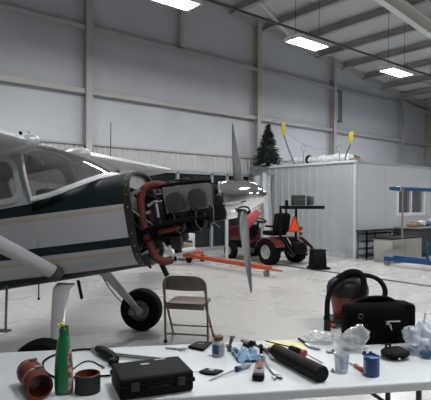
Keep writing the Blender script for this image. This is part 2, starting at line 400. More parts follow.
L(mx.outputs[2], b.inputs['Base Color']); b.inputs['Roughness'].default_value = .5; b.inputs['Specular IOR Level'].default_value = .25; b.inputs['Coat Weight'].default_value = .0
M_pw = mat('aeroplane_white', WHITE, .3, coat=.3, var=.02, scale=2)
M_wing = mat('wing_skin', (.46, .47, .48), .38, .25, var=.05, scale=1.5)
def sec(x, zb, zt, hw, n=4., N=40, off=0.):
    zc, hh = (zb+zt)/2, (zt-zb)/2+off; hw += off; out = []
    for i in range(N):
        a = 2*PI*(i+.5)/N; c, s_ = math.cos(a), math.sin(a)
        out.append((x, hw*math.copysign(abs(c)**(2/n), c), zc+hh*math.copysign(abs(s_)**(2/n), s_)))
    return out
def loft(mb, secs, cap=True): mb.skin([[mb.V(p) for p in s_] for s_ in secs], cap)
LOW = [(-1.95, .86, 1.66, .50, 4.5), (-1.2, .86, 1.66, .535, 5), (-.36, .86, 1.66, .54, 5), (-.1, .86, 1.70, .535, 4.8), (.12, .86, 1.76, .525, 4), (.27, .86, 1.775, .51, 3.6), (.46, .86, 1.78, .49, 3.2)]
mb = MB(); loft(mb, [sec(*s_) for s_ in LOW]); mb.build('fuselage', mp_, plane)
mb = MB(); loft(mb, [sec(-6.2, 1.42, 1.62, .05, 2.5), sec(-4.6, 1.22, 1.75, .17, 2.6), sec(-3.2, 1.02, 1.9, .32, 3), sec(-1.94, .86, 2.1, .50, 3.6)]); mb.build('tail_cone', mp_, plane)
mb = MB(); mb.prism([(-6.25, 1.5), (-5.2, 1.65), (-5.75, 2.9), (-6.3, 2.95)], (0, -.03, 0), (1, 0, 0), (0, 0, 1), -.06, .015); mb.build('tail_fin', M_pw, plane)
mb = MB(); mb.prism([(-5.4, 0), (-5.7, 1.6), (-6.3, 1.6), (-6.35, 0), (-6.3, -1.6), (-5.7, -1.6)], (0, 0, 1.62), (1, 0, 0), (0, 1, 0), .06, .015); mb.build('tailplane', M_pw, plane)
# deck / instrument panel inside the glass
mb = MB(); mb.box((-.3, 0, 1.66), (.12, .98, .16), bev=.03); ip = mb.build('instrument_panel', mat('panel_black', (.015, .015, .016), .6), plane)
mb = MB(); mb.cyl((-.38, -.22, 1.62), (-.5, -.22, 1.64), .012, n=8); mb.tube([(-.5, -.22+.13*math.cos(a), 1.64+.09*math.sin(a)) for a in [2.6+i*.42 for i in range(11)]], .012, smooth=1); mb.build('control_yoke', M_dark, ip)
M_seat = mat('seat_brown_leather', (.10, .055, .035), .6)
for sy in (-.24, .24):
    mb = MB(); mb.box((-.95, sy, 1.45), (.44, .40, .14), bev=.05); mb.box((-1.18, sy, 1.72), (.12, .40, .62), Matrix.Rotation(math.radians(-10), 3, 'Y'), bev=.05); mb.box((-1.24, sy, 2.0), (.08, .22, .12), bev=.03)
    mb.build('seat', M_seat, plane)
# roof skin over the cabin
mb = MB()
def roofsec(x, z, hw, th=.05, N=13):
    t = [(x, hw*math.sin(a), z-.09*(1-math.cos(a))) for a in [(-1+2*i/(N-1))*PI/2 for i in range(N)]]
    return t+[(p[0], p[1]*.96, p[2]-th) for p in reversed(t)]
loft(mb, [roofsec(-1.95, 2.12, .50), roofsec(-1.2, 2.20, .50), roofsec(-.6, 2.21, .51), roofsec(-.39, 2.20, .50)]); mb.build('cabin_roof', M_pw, plane)
# cabin sides with door windows
def side_fn(sy):
    def f(x, z, h):
        t = (z-1.6)/.5
        return (x, sy*(.545+h-.05*t), z)
    return f
for sy in (-1, 1):
    out = rrect(-1.30, 1.615, -.36, 2.12, .02, 6); inn = rrect(-1.20, 1.68, -.45, 2.06, .09, 6)
    out = [(x-(z-1.66)*.12, z) for x, z in out]; inn = [(x-(z-1.66)*.12, z) for x, z in inn]
    mb = MB(); mb.frame([(x+(.0 if x < -.8 else (1.66-z)*-.0), z) for x, z in out], inn, side_fn(sy), .012); mb.build('door_post', M_pw, plane)
    # door: lower panel follows the body, window frame above
    mb = MB(); N = 9
    rows = []
    for x in [-1.28+i*.9/6 for i in range(7)]:
        rows.append([mb.V((x, sy*(.5415+.004*(1 if abs(k-4) < 4 else 0)), .97+k*(1.655-.97)/8)) for k in range(9)])
    for i in range(6):
        for k in range(8): mb.quad([rows[i][k], rows[i+1][k], rows[i+1][k+1], rows[i][k+1]])
    dr = mb.build('cabin_door', mp_, plane)
    mb = MB(); i2 = rrect(-1.15, 1.70, -.475, 2.045, .09, 6); o2 = rrect(-1.215, 1.65, -.425, 2.09, .12, 6); sh = lambda L_: [(x-(z-1.66)*.12, z) for x, z in L_]; i2, o2 = sh(i2), sh(o2)
    mb.frame(o2, i2, side_fn(sy), .024); mb.build('window_frame', mat('door_frame_grey', (.36, .37, .38), .35), dr)
    mb = MB(); f = side_fn(sy); mb.quad([mb.V(f(x, z, .006)) for x, z in i2]); mb.build('window_pane', thin_glass('cabin_glass', (.62, .62, .60), .10, body=(.2, .2, .19), bodyf=.12) if 'cabin_glass' not in MATS else MATS['cabin_glass'], dr)
    mb = MB(); mb.cyl((-1.14, sy*.548, 1.45), (-1.04, sy*.548, 1.45), .012, n=8); mb.build('door_handle', M_chrome, dr)
# windshield: lofted wrap-around from roof edge to body
bot = [(-.37, -.545, 1.655), (-.2, -.54, 1.665), (-.04, -.515, 1.695), (.12, -.42, 1.74), (.235, -.25, 1.78), (.28, 0, 1.795)]
bot = bot+[(x, -y, z) for x, y, z in reversed(bot[:-1])]
top = [(-.42, -.495, 2.10), (-.41, -.47, 2.13), (-.40, -.42, 2.155), (-.385, -.33, 2.175), (-.37, -.18, 2.19), (-.365, 0, 2.195)]
top = top+[(x, -y, z) for x, y, z in reversed(top[:-1])]
def spl(P, t):
    t = max(0, min(t, .9999))*(len(P)-1); i = int(t); f = t-i
    g = lambda k: Vector(P[max(0, min(len(P)-1, k))])
    a, b_, c, d = g(i-1), g(i), g(i+1), g(i+2)
    return .5*((2*b_)+(c-a)*f+(2*a-5*b_+4*c-d)*f*f+(-a+3*b_-3*c+d)*f**3)
def wsf(u_, v):
    A, B = spl(bot, u_), spl(top, u_); p = A.lerp(B, v); k = math.sin(PI*v)
    c = abs(u_-.5)*2
    return p+Vector((.025*(1-c), .02*(1 if u_ > .5 else -1)*c, .025*(1-c**3)))*k
mb = MB(); mb.grid(wsf, 30, 8); mb.build('windshield', MATS['cabin_glass'], plane, fixn=False)
mb = MB(); mb.tube([spl(bot, i/40) for i in range(41)], .032, n=8, flat=.6); mb.build('windshield_sill', mat('sill_white', (.60, .61, .63), .3), plane)
for s_ in (0, 1):
    mb = MB(); mb.tube([wsf(s_, v/6) for v in range(7)], .02, n=6); mb.build('windshield_post', mat('post_grey', (.30, .31, .32), .4), plane)
mb = MB(); mb.tube([spl(top, i/24) for i in range(25)], .014, n=6)
mb.build('windshield_header', mat('header_grey', (.2, .2, .2), .5), plane)
mb = MB(); mb.tube([wsf(.5, v/8)-Vector((.03, 0, .02)) for v in range(9)], .010, n=6); mb.build('centre_post', mat('post_grey', (.3, .31, .32), .4), plane)
mb = MB(); mb.box((-.44, -.2, 2.04), (.02, .30, .11), Matrix.Rotation(.6, 3, 'Y'), bev=.008); mb.build('sun_visor', mat('visor_brown', (.12, .08, .055), .7), plane)
# wings
def wing(sy):
    mb = MB(); rings = []
    prof = [(0, 0), (.04, .05), (.14, .095), (.35, .125), (.7, .12), (1.1, .075), (1.5, .015), (1.52, 0), (1.1, -.02), (.7, -.04), (.3, -.05), (.1, -.045), (.03, -.03)]
    for k, (y, sc, z, xle) in enumerate([(.53, .98, 2.17, -.27), (.62, 1.0, 2.18, -.25), (2.6, 1., 2.22, -.25), (4.2, .9, 2.26, -.25), (5.0, .82, 2.29, -.27), (5.25, .6, 2.31, -.36)]):
        rings.append([mb.V((xle-x*sc, sy*y, z+h*(sc if k < 5 else .4)-.02)) for x, h in prof])
    mb.skin(rings); return mb
for sy in (-1, 1):
    wg = wing(sy).build('wing', M_wing, plane, ang=50)
    mb = MB(); mb.ball((-.38, sy*.58, 2.165), (.20, .11, .085), 16, 10); mb.build('wing_root_fairing', M_wing, wg)
    mb = MB(); mb.ball((-.262, sy*.74, 2.215), (.014, .024, .018), 10, 6); mb.build('fresh_air_inlet', M_dark, wg)
    p0, p1 = Vector((-.25, sy*.53, .95)), Vector((-.62, sy*2.75, 2.17))
    mb = MB(); mb.tube([p0, p1], .062, n=14, flat=.5); s_ = mb.build('wing_strut', M_pw, plane)
    mb = MB(); d = (p1-p0).normalized(); mb.tube([p0-d*.03, p0+d*.07], .072, n=14, flat=.6); mb.build('strut_cuff', mat('cuff_dark', (.03, .03, .03), .5), s_)
    mb = MB(); mb.box((-1.72, sy*3.6, 2.21), (.28, 2.2, .03), bev=.01); mb.build('aileron', M_wing, wg)
mb = MB(); mb.tube([(-.36, -.1, 2.14), (-.52, -.12, 2.37)], .004, n=5)
mb.build('whip_antenna', M_dark, plane)
mb = MB(); mb.tube([(-.45, 2.0, 2.3), (-.36, 2.0, 2.78)], .006, n=5); mb.build('rod_antenna', M_dark, plane)
# far-wing landing light blister and inboard flap track seen from below
mb = MB(); mb.ball((-.30, 3.4, 2.2), (.08, .12, .05), 12, 8); mb.build('landing_light', mat('lamp_lens', (.35, .36, .38), .15), plane)
# firewall with lip and rivets
M_fw = mat('firewall_steel', (.30, .30, .29), .4, .6, var=.15, scale=9)
mb = MB(); loft(mb, [sec(.455, .87, 1.77, .485, 3.2), sec(.47, .87, 1.77, .485, 3.2)]); fwl = mb.build('firewall', M_fw, plane)
mb = MB(); A = [sec(x, .86, 1.78, .49, 3.2, off=o) for x, o in ((.455, .004), (.52, .002), (.52, -.018), (.47, -.018))]
mb.skin([[mb.V(p) for p in s_] for s_ in A], cap=False); mb.build('firewall_lip', mat('lip_dark_metal', (.028, .028, .028), .5, .5), fwl)
S0 = sec(.49, .86, 1.78, .49, 3.2, N=28, off=.006)
rv0 = None
for q in S0:
    if rv0 is None:
        mb = MB(); mb.ball((0, 0, 0), (.006, .006, .006), 8, 5); rv0 = mb.build('fastener', mat('rivet_bright', (.5, .5, .5), .3, .8), fwl); rv0.location = q
    else:
        c = rv0.copy(); C.objects.link(c); c.parent = fwl; c.location = q
# main gear
WR = .255
def wheel(sy):
    M = LEV @ Matrix.Translation((.065 if sy > 0 else -.05, 1.04 if sy > 0 else -1.17, WR)); ax = (0, 1, 0)
    mb = MB(M); mb.lathe([(.12, -.085), (.19, -.095), (.235, -.08), (WR-.003, -.045), (WR, 0), (WR-.003, .045), (.235, .08), (.19, .095), (.12, .085)], ax=ax, n=40, cap=False)
    ty = mb.build('main_tyre', M_rubber, plane)
    mb = MB(M); mb.lathe([(.02, -.07), (.055, -.075), (.07, -.04), (.095, -.04), (.125, -.088), (.13, -.05), (.13, .05), (.125, .088), (.095, .04), (.05, .06), (.01, .06)], ax=ax, n=28)
    mb.build('wheel_hub', mat('hub_grey', (.22, .22, .22), .45, .5), ty)
    mb = MB(M); mb.box((-.085, -sy*.085, -.01), (.09, .06, .10), bev=.02); mb.cyl((-.085, -sy*.05, -.01), (-.085, -sy*.14, -.01), .035, n=12); mb.build('brake_caliper', mat('caliper_dark', (.16, .16, .16), .5, .4), ty)
for sy in (-1, 1):
    wheel(sy)
    mb = MB(LEV); rings = []
    for (y, z, wd, th) in ((.40, .80, .17, .03), (.52, .77, .16, .03), (.66, .62, .13, .028), (.80, .44, .11, .026), (.93, .27, .08, .024), (1.0 if sy > 0 else 1.12, .24, .07, .024)):
        d = Vector((0, .62, -.78)); nn = Vector((0, .78, .62))
        X_ = -.22*max(0, (z-.24)/.54)+.065*sy*(1-max(0, (z-.24)/.54)); rings.append([mb.V((x+X_, sy*(y+nn.y*h), z+nn.z*h)) for x, h in ((-wd*.5, -th*.2), (-wd*.4, -th/2), (wd*.4, -th/2), (wd*.5, -th*.2), (wd*.5, th*.2), (wd*.4, th/2), (-wd*.4, th/2), (-wd*.5, th*.2))])
    mb.skin(rings); mb.cyl((.065*sy, sy*.92, .255), (.065*sy, sy*1.0, .255), .04, n=12); mb.build('landing_gear_leg', M_pw, plane)
    mb = MB(LEV); mb.tube([(-.26, sy*.55, .74), (-.20, sy*.75, .5), (-.07, sy*.9, .3)], .006, n=6, smooth=1); mb.build('brake_line', M_dark, plane)
# step under the fuselage and short belly antenna
mb = MB(LEV); mb.tube([(-.78, -.46, .78), (-.78, -.48, .36)], .012, n=8); mb.box((-.84, -.48, .36), (.2, .07, .014)); mb.build('entry_step', mat('step_grey', (.12, .12, .12), .5), plane)
mb = MB(LEV); mb.cyl((-.2, -.2, .8), (-.16, -.2, .62), .016, n=8); mb.build('belly_drain', M_dark, plane)
mb = MB(LEV); mb.cyl((-.55, -.3, .8), (-.55, -.3, .63), .006, n=6); mb.ball((-.55, -.3, .63), .014, 8, 6); mb.build('belly_antenna', M_dark, plane)
# tail wheel
mb = MB(); mb.cyl((-5.8, 0, 1.48), (-6.05, 0, 1.22), .02, n=8); mb.cyl((-6.05, -.04, 1.14), (-6.05, .04, 1.14), .1, n=20); mb.build('tail_wheel', M_rubber, plane)

# ---- engine
M_blk = mat('engine_black', (.006, .006, .006), .6, spec=.12, var=.4, scale=20)
M_eng = mat('engine_grey', (.028, .028, .028), .45, .5, var=.3, scale=20)
M_alu = mat('baffle_aluminium', (.25, .25, .255), .42, .6, var=.08, scale=6)
M_scat = mat('red_duct_hose', (.10, .014, .008), .75, var=.25, scale=25)
mb = MB(); mb.box((.92, 0, 1.30), (.78, .42, .26), bev=.05); mb.box((.68, 0, 1.12), (.38, .3, .2), bev=.04); mb.cyl((1.1, 0, 1.36), (1.3, 0, 1.36), .11, .07, n=20)
mb.box((.62, 0, 1.36), (.24, .3, .34), bev=.03); eng = mb.build('engine', M_blk, plane)
def cylinder(x, sy):
    mb = MB()
    for k in range(9): mb.cyl((x, sy*(.19+.018*k), 1.34), (x, sy*(.197+.018*k), 1.34), .092, n=18)
    mb.cyl((x, sy*.12, 1.34), (x, sy*.36, 1.34), .07, n=18); mb.box((x, sy*.33, 1.35), (.16, .05, .2), bev=.02); c = mb.build('cylinder', M_eng, eng)
    mb = MB(); mb.prism(rrect(-.072, -.08, .072, .078, .03, 4), (x, sy*.355, 1.43), (1, 0, 0), (0, 0, 1), -sy*-.05 if sy > 0 else .05, .012)
    return c
for x in (.70, .92, 1.12):
    for sy in (-1, 1):
        cylinder(x, sy)
for x in (.905, 1.11):
    for sy in (-1, 1):
        o_ = []
        mb = MB(); y = sy*.37
        mb.prism(rrect(-.078, -.085, .078, .08, .035, 5), (x, y if sy < 0 else y-.05, 1.415), (1, 0, 0), (0, 0, 1), .055, .014)
        mb.build('rocker_cover', mat('rocker_cover_grey', (.04, .042, .045), .4, .3), eng)
# aluminium baffle plate and rubber seal
for sy in (-1, 1):
    mb = MB(); mb.prism([(.80, 1.32), (1.23, 1.31), (1.245, 1.51), (1.22, 1.535), (.80, 1.565), (.795, 1.5)], (0, sy*.36, 0), (1, 0, 0), (0, 0, 1), .006); mb.build('baffle_plate', M_alu, eng)
    mb = MB(); mb.tube([(.78, sy*.35, 1.575), (.95, sy*.355, 1.578), (1.1, sy*.355, 1.565), (1.25, sy*.33, 1.55)], .016, n=8, smooth=1); mb.build('baffle_seal', M_rubber, eng)
mb = MB(); mb.box((1.235, 0, 1.43), (.006, .68, .2)); mb.build('front_baffle', M_blk, eng)
mb = MB(); mb.box((.79, 0, 1.42), (.012, .70, .30)); mb.build('rear_baffle', M_blk, eng)
mb = MB(); mb.box((1.0, 0, 1.47), (.42, .6, .03), bev=.01); mb.build('upper_case', M_blk, eng)
mb = MB(); mb.lathe([(.05, 0), (.13, .01), (.14, .03), (.14, .05), (.05, .06)], (1.24, 0, 1.36), (1, 0, 0), 28); mb.build('starter_ring', M_eng, eng)
# engine mount tubes
mb = None
for sy in (-1, 1):
    for p, q in (((.47, sy*.34, 1.62), (.78, sy*.2, 1.42)), ((.47, sy*.34, 1.0), (.78, sy*.2, 1.15)), ((.47, sy*.34, 1.62), (.78, sy*.2, 1.15)), ((.47, sy*.3, 1.0), (.66, sy*.32, 1.2))):
        mb = MB(); mb.tube([p, q], .013, n=8); mb.build('mount_tube', M_blk, eng)
mb = MB(); mb.tube([(.46, -.40, 1.53), (.52, -.40, 1.55), (.60, -.38, 1.58)], .018, n=8); mb.build('grey_bracket', M_alu, eng)
# magnetos, filters, accessories on the rear
for (c, d, m_) in (((.60, -.12, 1.5), (.13, .13, .17), M_blk), ((.60, .12, 1.5), (.13, .13, .17), M_blk), ((.58, -.30, 1.30), (.1, .1, .16), M_blk), ((.62, -.22, 1.08), (.16, .14, .14), M_eng)):
    mb = MB(); mb.box(c, d, bev=.025); mb.cyl((c[0], c[1], c[2]), (c[0], c[1], c[2]+d[2]*.75), d[0]*.32, n=14); mb.build('accessory', m_, eng)
mb = MB(); mb.cyl((.72, -.37, 1.30), (.72, -.37, 1.43), .013, n=10); mb.cyl((.72, -.37, 1.44), (.72, -.37, 1.46), .02, n=6); mb.build('white_fitting', mat('fitting_white', (.30, .30, .29), .5), eng)
mb = MB(); mb.ball((.735, -.36, 1.005), (.022, .02, .026), 12, 8); mb.cyl((.735, -.36, 1.02), (.72, -.36, 1.07), .010, n=8); mb.build('silver_elbow', mat('elbow_silver', (.45, .45, .45), .35, .3), eng)
# red ducts
def hose(path, r, name='red_duct', m_=None):
    mb = MB(); P = [Vector(p) for p in path]
    mb.tube(P, r, n=14, smooth=3)
    o = mb.build(name, m_ or M_scat, eng)
    # wire ribs
    Q = [Vector(p) for p in path]
    for _ in range(3):
        R_ = [Q[0]]
        for i in range(len(Q)-1): R_ += [Q[i]*.75+Q[i+1]*.25, Q[i]*.25+Q[i+1]*.75]
        Q = R_+[Q[-1]]
    mb = MB(); s_ = 0; pts = []
    for i in range(len(Q)-1):
        t = (Q[i+1]-Q[i]); l = t.length
        if l < 1e-6: continue
        t.normalize(); a = t.orthogonal().normalized()
        if not pts: ref = a
        ref = (ref-t*ref.dot(t)).normalized(); bb = t.cross(ref)
        n_ = max(1, int(l/.006))
        for k in range(n_):
            s_ += l/n_; ph = s_/.026*2*PI
            pts.append(Q[i].lerp(Q[i+1], k/n_)+(ref*math.cos(ph)+bb*math.sin(ph))*(r+.001))
    mb.tube(pts, .0035, n=4); mb.build('hose_wire', mat('hose_wire_red', (.2, .04, .025), .6), o)
    return o
hose([(.57, -.33, 1.12), (.57, -.35, 1.28), (.565, -.35, 1.46), (.61, -.34, 1.59), (.72, -.32, 1.61), (.81, -.30, 1.58)], .037)
hose([(.59, -.33, 1.10), (.60, -.34, 1.03), (.63, -.34, .93), (.70, -.34, .89), (.76, -.30, .90)], .038)
hose([(.70, -.37, 1.30-.12), (.80, -.40, 1.17), (.90, -.36, 1.19)], .024)
mb = MB(); mb.tube([(.50, -.36, 1.18), (.60, -.39, 1.20), (.75, -.41, 1.235), (.92, -.41, 1.24), (1.12, -.38, 1.24), (1.22, -.30, 1.22)], .026, n=12, smooth=2); mb.build('black_duct', M_rubber, eng)
# exhaust stacks and muffler
M_exh = mat('exhaust_steel', (.04, .036, .034), .5, .7, var=.3, scale=15)
for x in (.72, .93, 1.13):
    mb = MB(); mb.tube([(x, -.33, 1.28), (x+.01, -.36, 1.2), (x, -.34, 1.17), (x-.05, -.28, 1.15)], .024, n=10, smooth=2); mb.build('exhaust_stack', M_exh, eng)
mb = MB(); mb.tube([(.62, -.25, 1.13), (.9, -.27, 1.16), (1.16, -.26, 1.17)], .05, n=14, smooth=1); mb.build('muffler', M_blk, eng)
for i, x in enumerate((.82, .86, 1.02, 1.06, 1.19, 1.22)):
    mb = MB(); mb.tube([(x, -.33, 1.35), (x+.02, -.41, 1.3), (x-.01, -.40, 1.18), (x+.03, -.3, 1.12)], .007, n=6, smooth=2); mb.build('spark_lead', mat('lead_brown', (.07, .06, .05), .6) if i % 2 else M_blk, eng)
mb = MB(); mb.tube([(.80, -.30, 1.60), (.95, -.32, 1.61), (1.05, -.28, 1.60)], .01, n=6, smooth=1); mb.ball((1.03, -.33, 1.60), .013, 8, 6); mb.ball((.90, -.34, 1.59), (.022, .014, .014), 8, 6); mb.build('fuel_line', M_eng, eng)
mb = MB(); mb.tube([(.92, -.2, 1.60), (.97, -.24, 1.65), (1.04, -.26, 1.645), (1.08, -.24, 1.59)], .007, n=6, smooth=2); mb.build('loose_cable', M_dark, eng)
mb = MB(); mb.box((.83, -.28, 1.05), (.10, .12, .12), bev=.02); mb.cyl((.83, -.28, 1.0), (.83, -.28, .95), .035, n=14); mb.build('carburettor', M_eng, eng)
mb = MB(); mb.cyl((.665, -.33, .88), (.70, -.33, .76), .024, n=12); mb.build('breather_pipe', M_blk, eng)
mb = MB(); mb.box((.55, -.3, .94), (.06, .2, .10), bev=.01); mb.tube([(.53, -.36, .99), (.55, -.38, .9), (.57, -.36, .86)], .014, n=8); mb.build('gascolator', M_eng, eng)
for i in range(7):
    a0 = rnd.uniform(.52, .7); mb = MB(); mb.tube([(.47, rnd.uniform(-.4, -.2), rnd.uniform(1.1, 1.6)), (a0, -.36+rnd.uniform(-.03, .06), rnd.uniform(1.1, 1.5)), (.78, rnd.uniform(-.3, -.2), rnd.uniform(1.1, 1.45))], .008, n=6, smooth=2)
    mb.build('wiring', M_blk if i % 3 else mat('wire_grey', (.16, .16, .16), .5), eng)
mb = MB(); mb.cyl((.64, -.37, 1.42), (.70, -.37, 1.45), .014, n=8); mb.cyl((.62, -.39, 1.36), (.66, -.39, 1.365), .016, n=8); mb.build('hose_clamp', mat('clamp_steel', (.4, .4, .4), .35, .8), eng)
# ---- propeller and spinner
ax = Vector((1, 0, 0)); hubc = Vector((1.46, 0, 1.36))
prof = [(.18, 1.285), (.187, 1.30), (.187, 1.36), (.181, 1.42), (.168, 1.49), (.146, 1.56), (.115, 1.62), (.075, 1.67), (.035, 1.70), (.008, 1.712)]
TH = math.radians(35)
bl = Vector((0, -math.sin(TH), -math.cos(TH)))
mb = MB(); mb.lathe([(r, h) for r, h in prof], (0, 0, 1.36), (1, 0, 0), 56); pr = None
spin_bm = mb
prop = MB(); prop.cyl((1.30, 0, 1.36), (1.55, 0, 1.36), .07, n=20); prop.cyl(hubc-bl*.16, hubc+bl*.16, .055, n=20)
prp = prop.build('propeller', M_eng, plane)
sb = spin_bm.build('spinner', M_chrome, prp)
# cut-outs for the blade roots
for sg in (1, -1):
    d = bl*sg; e1 = Vector((1, 0, 0)); e2 = d.cross(e1)
    mb = MB()
    rings = []
    for rr, hh in ((.062, .166), (.072, .184), (.078, .182), (.078, .164)):
        ring = []
        for i in range(32):
            a = 2*PI*i/32; xx = rr*math.cos(a); yy = rr*math.sin(a)
            R_ = .182-(.02 if xx > .03 else 0)*0
            dz = math.sqrt(max(.001, R_**2-yy*yy))-.182
            ring.append(mb.V(hubc+d*(hh+dz-max(0, xx)*.12)+e1*xx+e2*yy))
        rings.append(ring)
    mb.skin(rings, cap=False, closed=True); mb.build('blade_opening', mat('opening_black', (.01, .01, .01), .6), sb)
    # blade
    mb = MB(); rings = []
    for t, ch, th, tw in ((.10, .09, .085, 70), (.17, .09, .08, 66), (.22, .10, .06, 58), (.32, .118, .042, 46), (.45, .12, .03, 36), (.62, .11, .022, 28), (.78, .09, .016, 23), (.9, .064, .012, 20), (.97, .042, .009, 19), (1.0, .018, .007, 18)):
        tw = math.radians(tw); cd = e2*math.cos(tw)*sg*-1*1+e1*math.sin(tw); nd = d.cross(cd)
        rings.append([mb.V(hubc+d*t+cd*(ch*.5*math.cos(a)-(.0 if t < .2 else ch*.05))+nd*(th*.5*math.sin(a))) for a in [2*PI*i/18 for i in range(18)]])
    mb.skin(rings); bo = mb.build('propeller_blade', mat('blade_dark_grey', (.045, .046, .048), .42, .3, var=.1, scale=4), prp)
mb = MB(); mb.lathe([(.183, 1.272), (.191, 1.275), (.191, 1.292), (.183, 1.295)], (0, 0, 1.36), (1, 0, 0), 48); mb.build('backplate', M_alu, sb)

# ------------------------------------------------------------ things on the roof of the white room
def conifer(loc, h, r):
    t = thing('artificial_tree', 'dark green artificial Christmas tree standing on the white room roof', 'christmas tree', loc)
    mb = MB(); mb.cyl((0, 0, .0), (0, 0, h*.95), .03, .01, 8); mb.build('trunk', mat('trunk_brown', (.05, .035, .02), .8), t)
    rr = random.Random(3); mb = MB()
    for k in range(1500):
        z = rr.uniform(.07, 1)**1.15; R_ = r*(1-z)**.85*(.88+.12*math.sin(z*34))*rr.uniform(.55, 1.06)+.03; a = rr.uniform(0, 2*PI)
        p = Vector((math.cos(a)*R_, math.sin(a)*R_, z*h-.04*R_)); d = Vector((math.cos(a), math.sin(a), rr.uniform(-.35, .45))).normalized()
        l = rr.uniform(.06, .15); s_ = d.cross(Vector((0, 0, 1))).normalized()*rr.uniform(.012, .03); u_ = d.cross(s_).normalized()*.014
        vs = [mb.V(p-d*l+s_), mb.V(p-d*l-s_), mb.V(p+d*l*.6), mb.V(p-d*l*.4+u_)]
        mb.quad([vs[0], vs[1], vs[2]]); mb.quad([vs[0], vs[2], vs[3]]); mb.quad([vs[1], vs[3], vs[2]])
    mb.lathe([(r*.55, .1*h), (r*.45, .3*h), (r*.28, .55*h), (.05, .92*h), (.0, .97*h)], n=12)
    f = mb.build('needles', mat('needle_green', (.006, .014, .010), .8, var=.5, scale=6), t)
    mb = MB(); mb.lathe([(.22, 0), (.2, .03), (.06, .05), (.05, .14)], n=12); mb.build('tree_stand', M_dark, t)
conifer((11.47, 11.36, RH+.065), 1.36, .56)
RZ = RH+.065
t = thing('foil_bundle', 'long crinkled silver foil bundle lying along the white room roof edge', 'bundle', (12.02, 9.45, RZ))
mb = MB()
def crink(y, a, r): return r*(1+.25*noise.noise(Vector((y*9, math.cos(a)*2, math.sin(a)*2))))
rings = []
for i in range(46):
    y = -1.0+2.35*i/45; r = .10 if 2 < i < 44 else .05
    rings.append([mb.V((.13*math.sin(y*3)*.3+crink(y, a, r*1.4)*math.cos(a), y, .165+.01*math.sin(y*11)+crink(y, a, r)*math.sin(a))) for a in [2*PI*k/14 for k in range(14)]])
mb.skin(rings); mb.build('foil_roll', mat('silver_foil', (.8, .8, .8), .35, .3, var=.3, scale=14, bump=.6), t, ang=20)
for y in (.62,):
    mb = MB(); mb.lathe([(.15, -.03), (.155, 0), (.15, .03)], (0, y, .165), (0, 1, 0), 14); mb.build('strap', M_dark, t)
def flag(loc, pts, tip, label):
    t = thing('curved_pole', label, 'pole', loc)
    mb = MB(); mb.tube(pts, .022, n=8, smooth=2); mb.build('pole', mat('pole_grey_blue', (.09, .10, .13), .5), t)
    mb = MB(); P = Vector(pts[-1]); q = [(x*.8, y) for x, y in [(-.02, -.12), (.03, -.12), (.06, .04), (.12, .10), (.06, .14), (.10, .28), (.03, .40), (-.12, .38), (-.05, .26), (-.09, .14), (-.04, .04)]]
    if tip < 0: q = [(x*.9, y*.75) for x, y in q]
    mb.prism(q if tip > 0 else [(-x, y) for x, y in q][::-1], P+Vector((-.04, .0, .0)), Vector((.77, -.64, 0)), (0, 0, 1), .05, .012); mb.build('yellow_tip', mat('tip_yellow', (.50, .38, .03), .6), t)
flag((11.8, 10.45, RZ), [(0, 0, .0), (0, .14, .25), (.0, .36, .65), (.0, .50, 1.05)], 1, 'curved grey pole with a yellow tip rising nearest the dark green tree')
flag((11.8, 8.56, RZ), [(0, 0, .0), (.0, -.03, .15), (.0, -.10, .32), (.0, -.24, .56)], -1, 'shorter curved grey pole with a yellow tip at the roof corner')
for y, h, lb in ((10.12, .62, 'thin wire loop standing on the roof nearer the tall yellow-tipped pole'), (8.75, .50, 'thin wire loop standing on the roof nearer the cardboard box')):
    mb = MB(); mb.tube([(0, 0, 0), (0, 0, h-.22)], .012, n=6)
    mb.tube([(.075*.77*math.cos(a), -.075*.64*math.cos(a), h-.10+.11*math.sin(a)) for a in [2*PI*i/20 for i in range(20)]], .008, n=6, closed=True)
    o = mb.build('wire_loop', mat('loop_grey', (.2, .2, .2), .5), None); o.location = (11.8, y, RZ); tag(o, lb, 'wire loop')
mb = MB(); pts = [(11.8, 11.0, RZ+1.2)]
for i in range(1, 12):
    f = i/12; pts.append((11.8, 11.0-2.7*f, RZ+1.2-.42*math.sin(PI*f)-.6*f))
pts.append((11.8, 8.3, RZ+.60)); mb.tube(pts, .005, n=5)
tag(mb.build('cord', mat('cord_grey', (.25, .25, .25), .6)), 'thin cord sagging between the two yellow-tipped poles', 'cord')
t = thing('cardboard_box', 'low brown cardboard box lying behind the foil bundle on the roof', 'box', (12.5, 9.0, RZ), -.1)
mb = MB(); mb.box((0, 0, .09), (.4, 1.0, .18), bev=.01); mb.build('box_body', mat('cardboard', (.24, .185, .13), .8), t)
mb = MB(); mb.box((-.1, -.3, .20), (.22, .45, .015), Matrix.Rotation(.25, 3, 'Y')); mb.build('flap', mat('cardboard', (.24, .185, .13), .8), t)
mb = MB()
def sheetf(u_, v): return Vector((11.25+.06*math.sin(u_*14)+.03*math.sin(u_*31+v*3), 11.0+.85*u_+.03*math.sin(v*7), 2.46-2.1*v+.05*math.sin(u_*5)-(.05*abs(u_-.5))))
t = thing('plastic_curtain', 'milky white plastic sheet hanging at the left end of the white room', 'curtain', (11.4, 11.4, 0))
for f in ('x',):
    M4 = Matrix.Translation((-11.4, -11.4, 0)); mb = MB(M4); mb.grid(sheetf, 34, 24); mb.build('sheet', mat('milky_plastic', (.56, .57, .59), .4, trans=.15), t, fixn=False)
    mb = MB(M4); mb.cyl((11.26, 10.95, 2.47), (11.26, 11.9, 2.47), .018, n=8); mb.cyl((11.26, 11.0, 2.47), (11.43, 11.0, 2.47), .014, n=8); mb.cyl((11.26, 11.85, 2.47), (11.43, 11.85, 2.47), .014, n=8); mb.build('curtain_rail', M_steel, t)

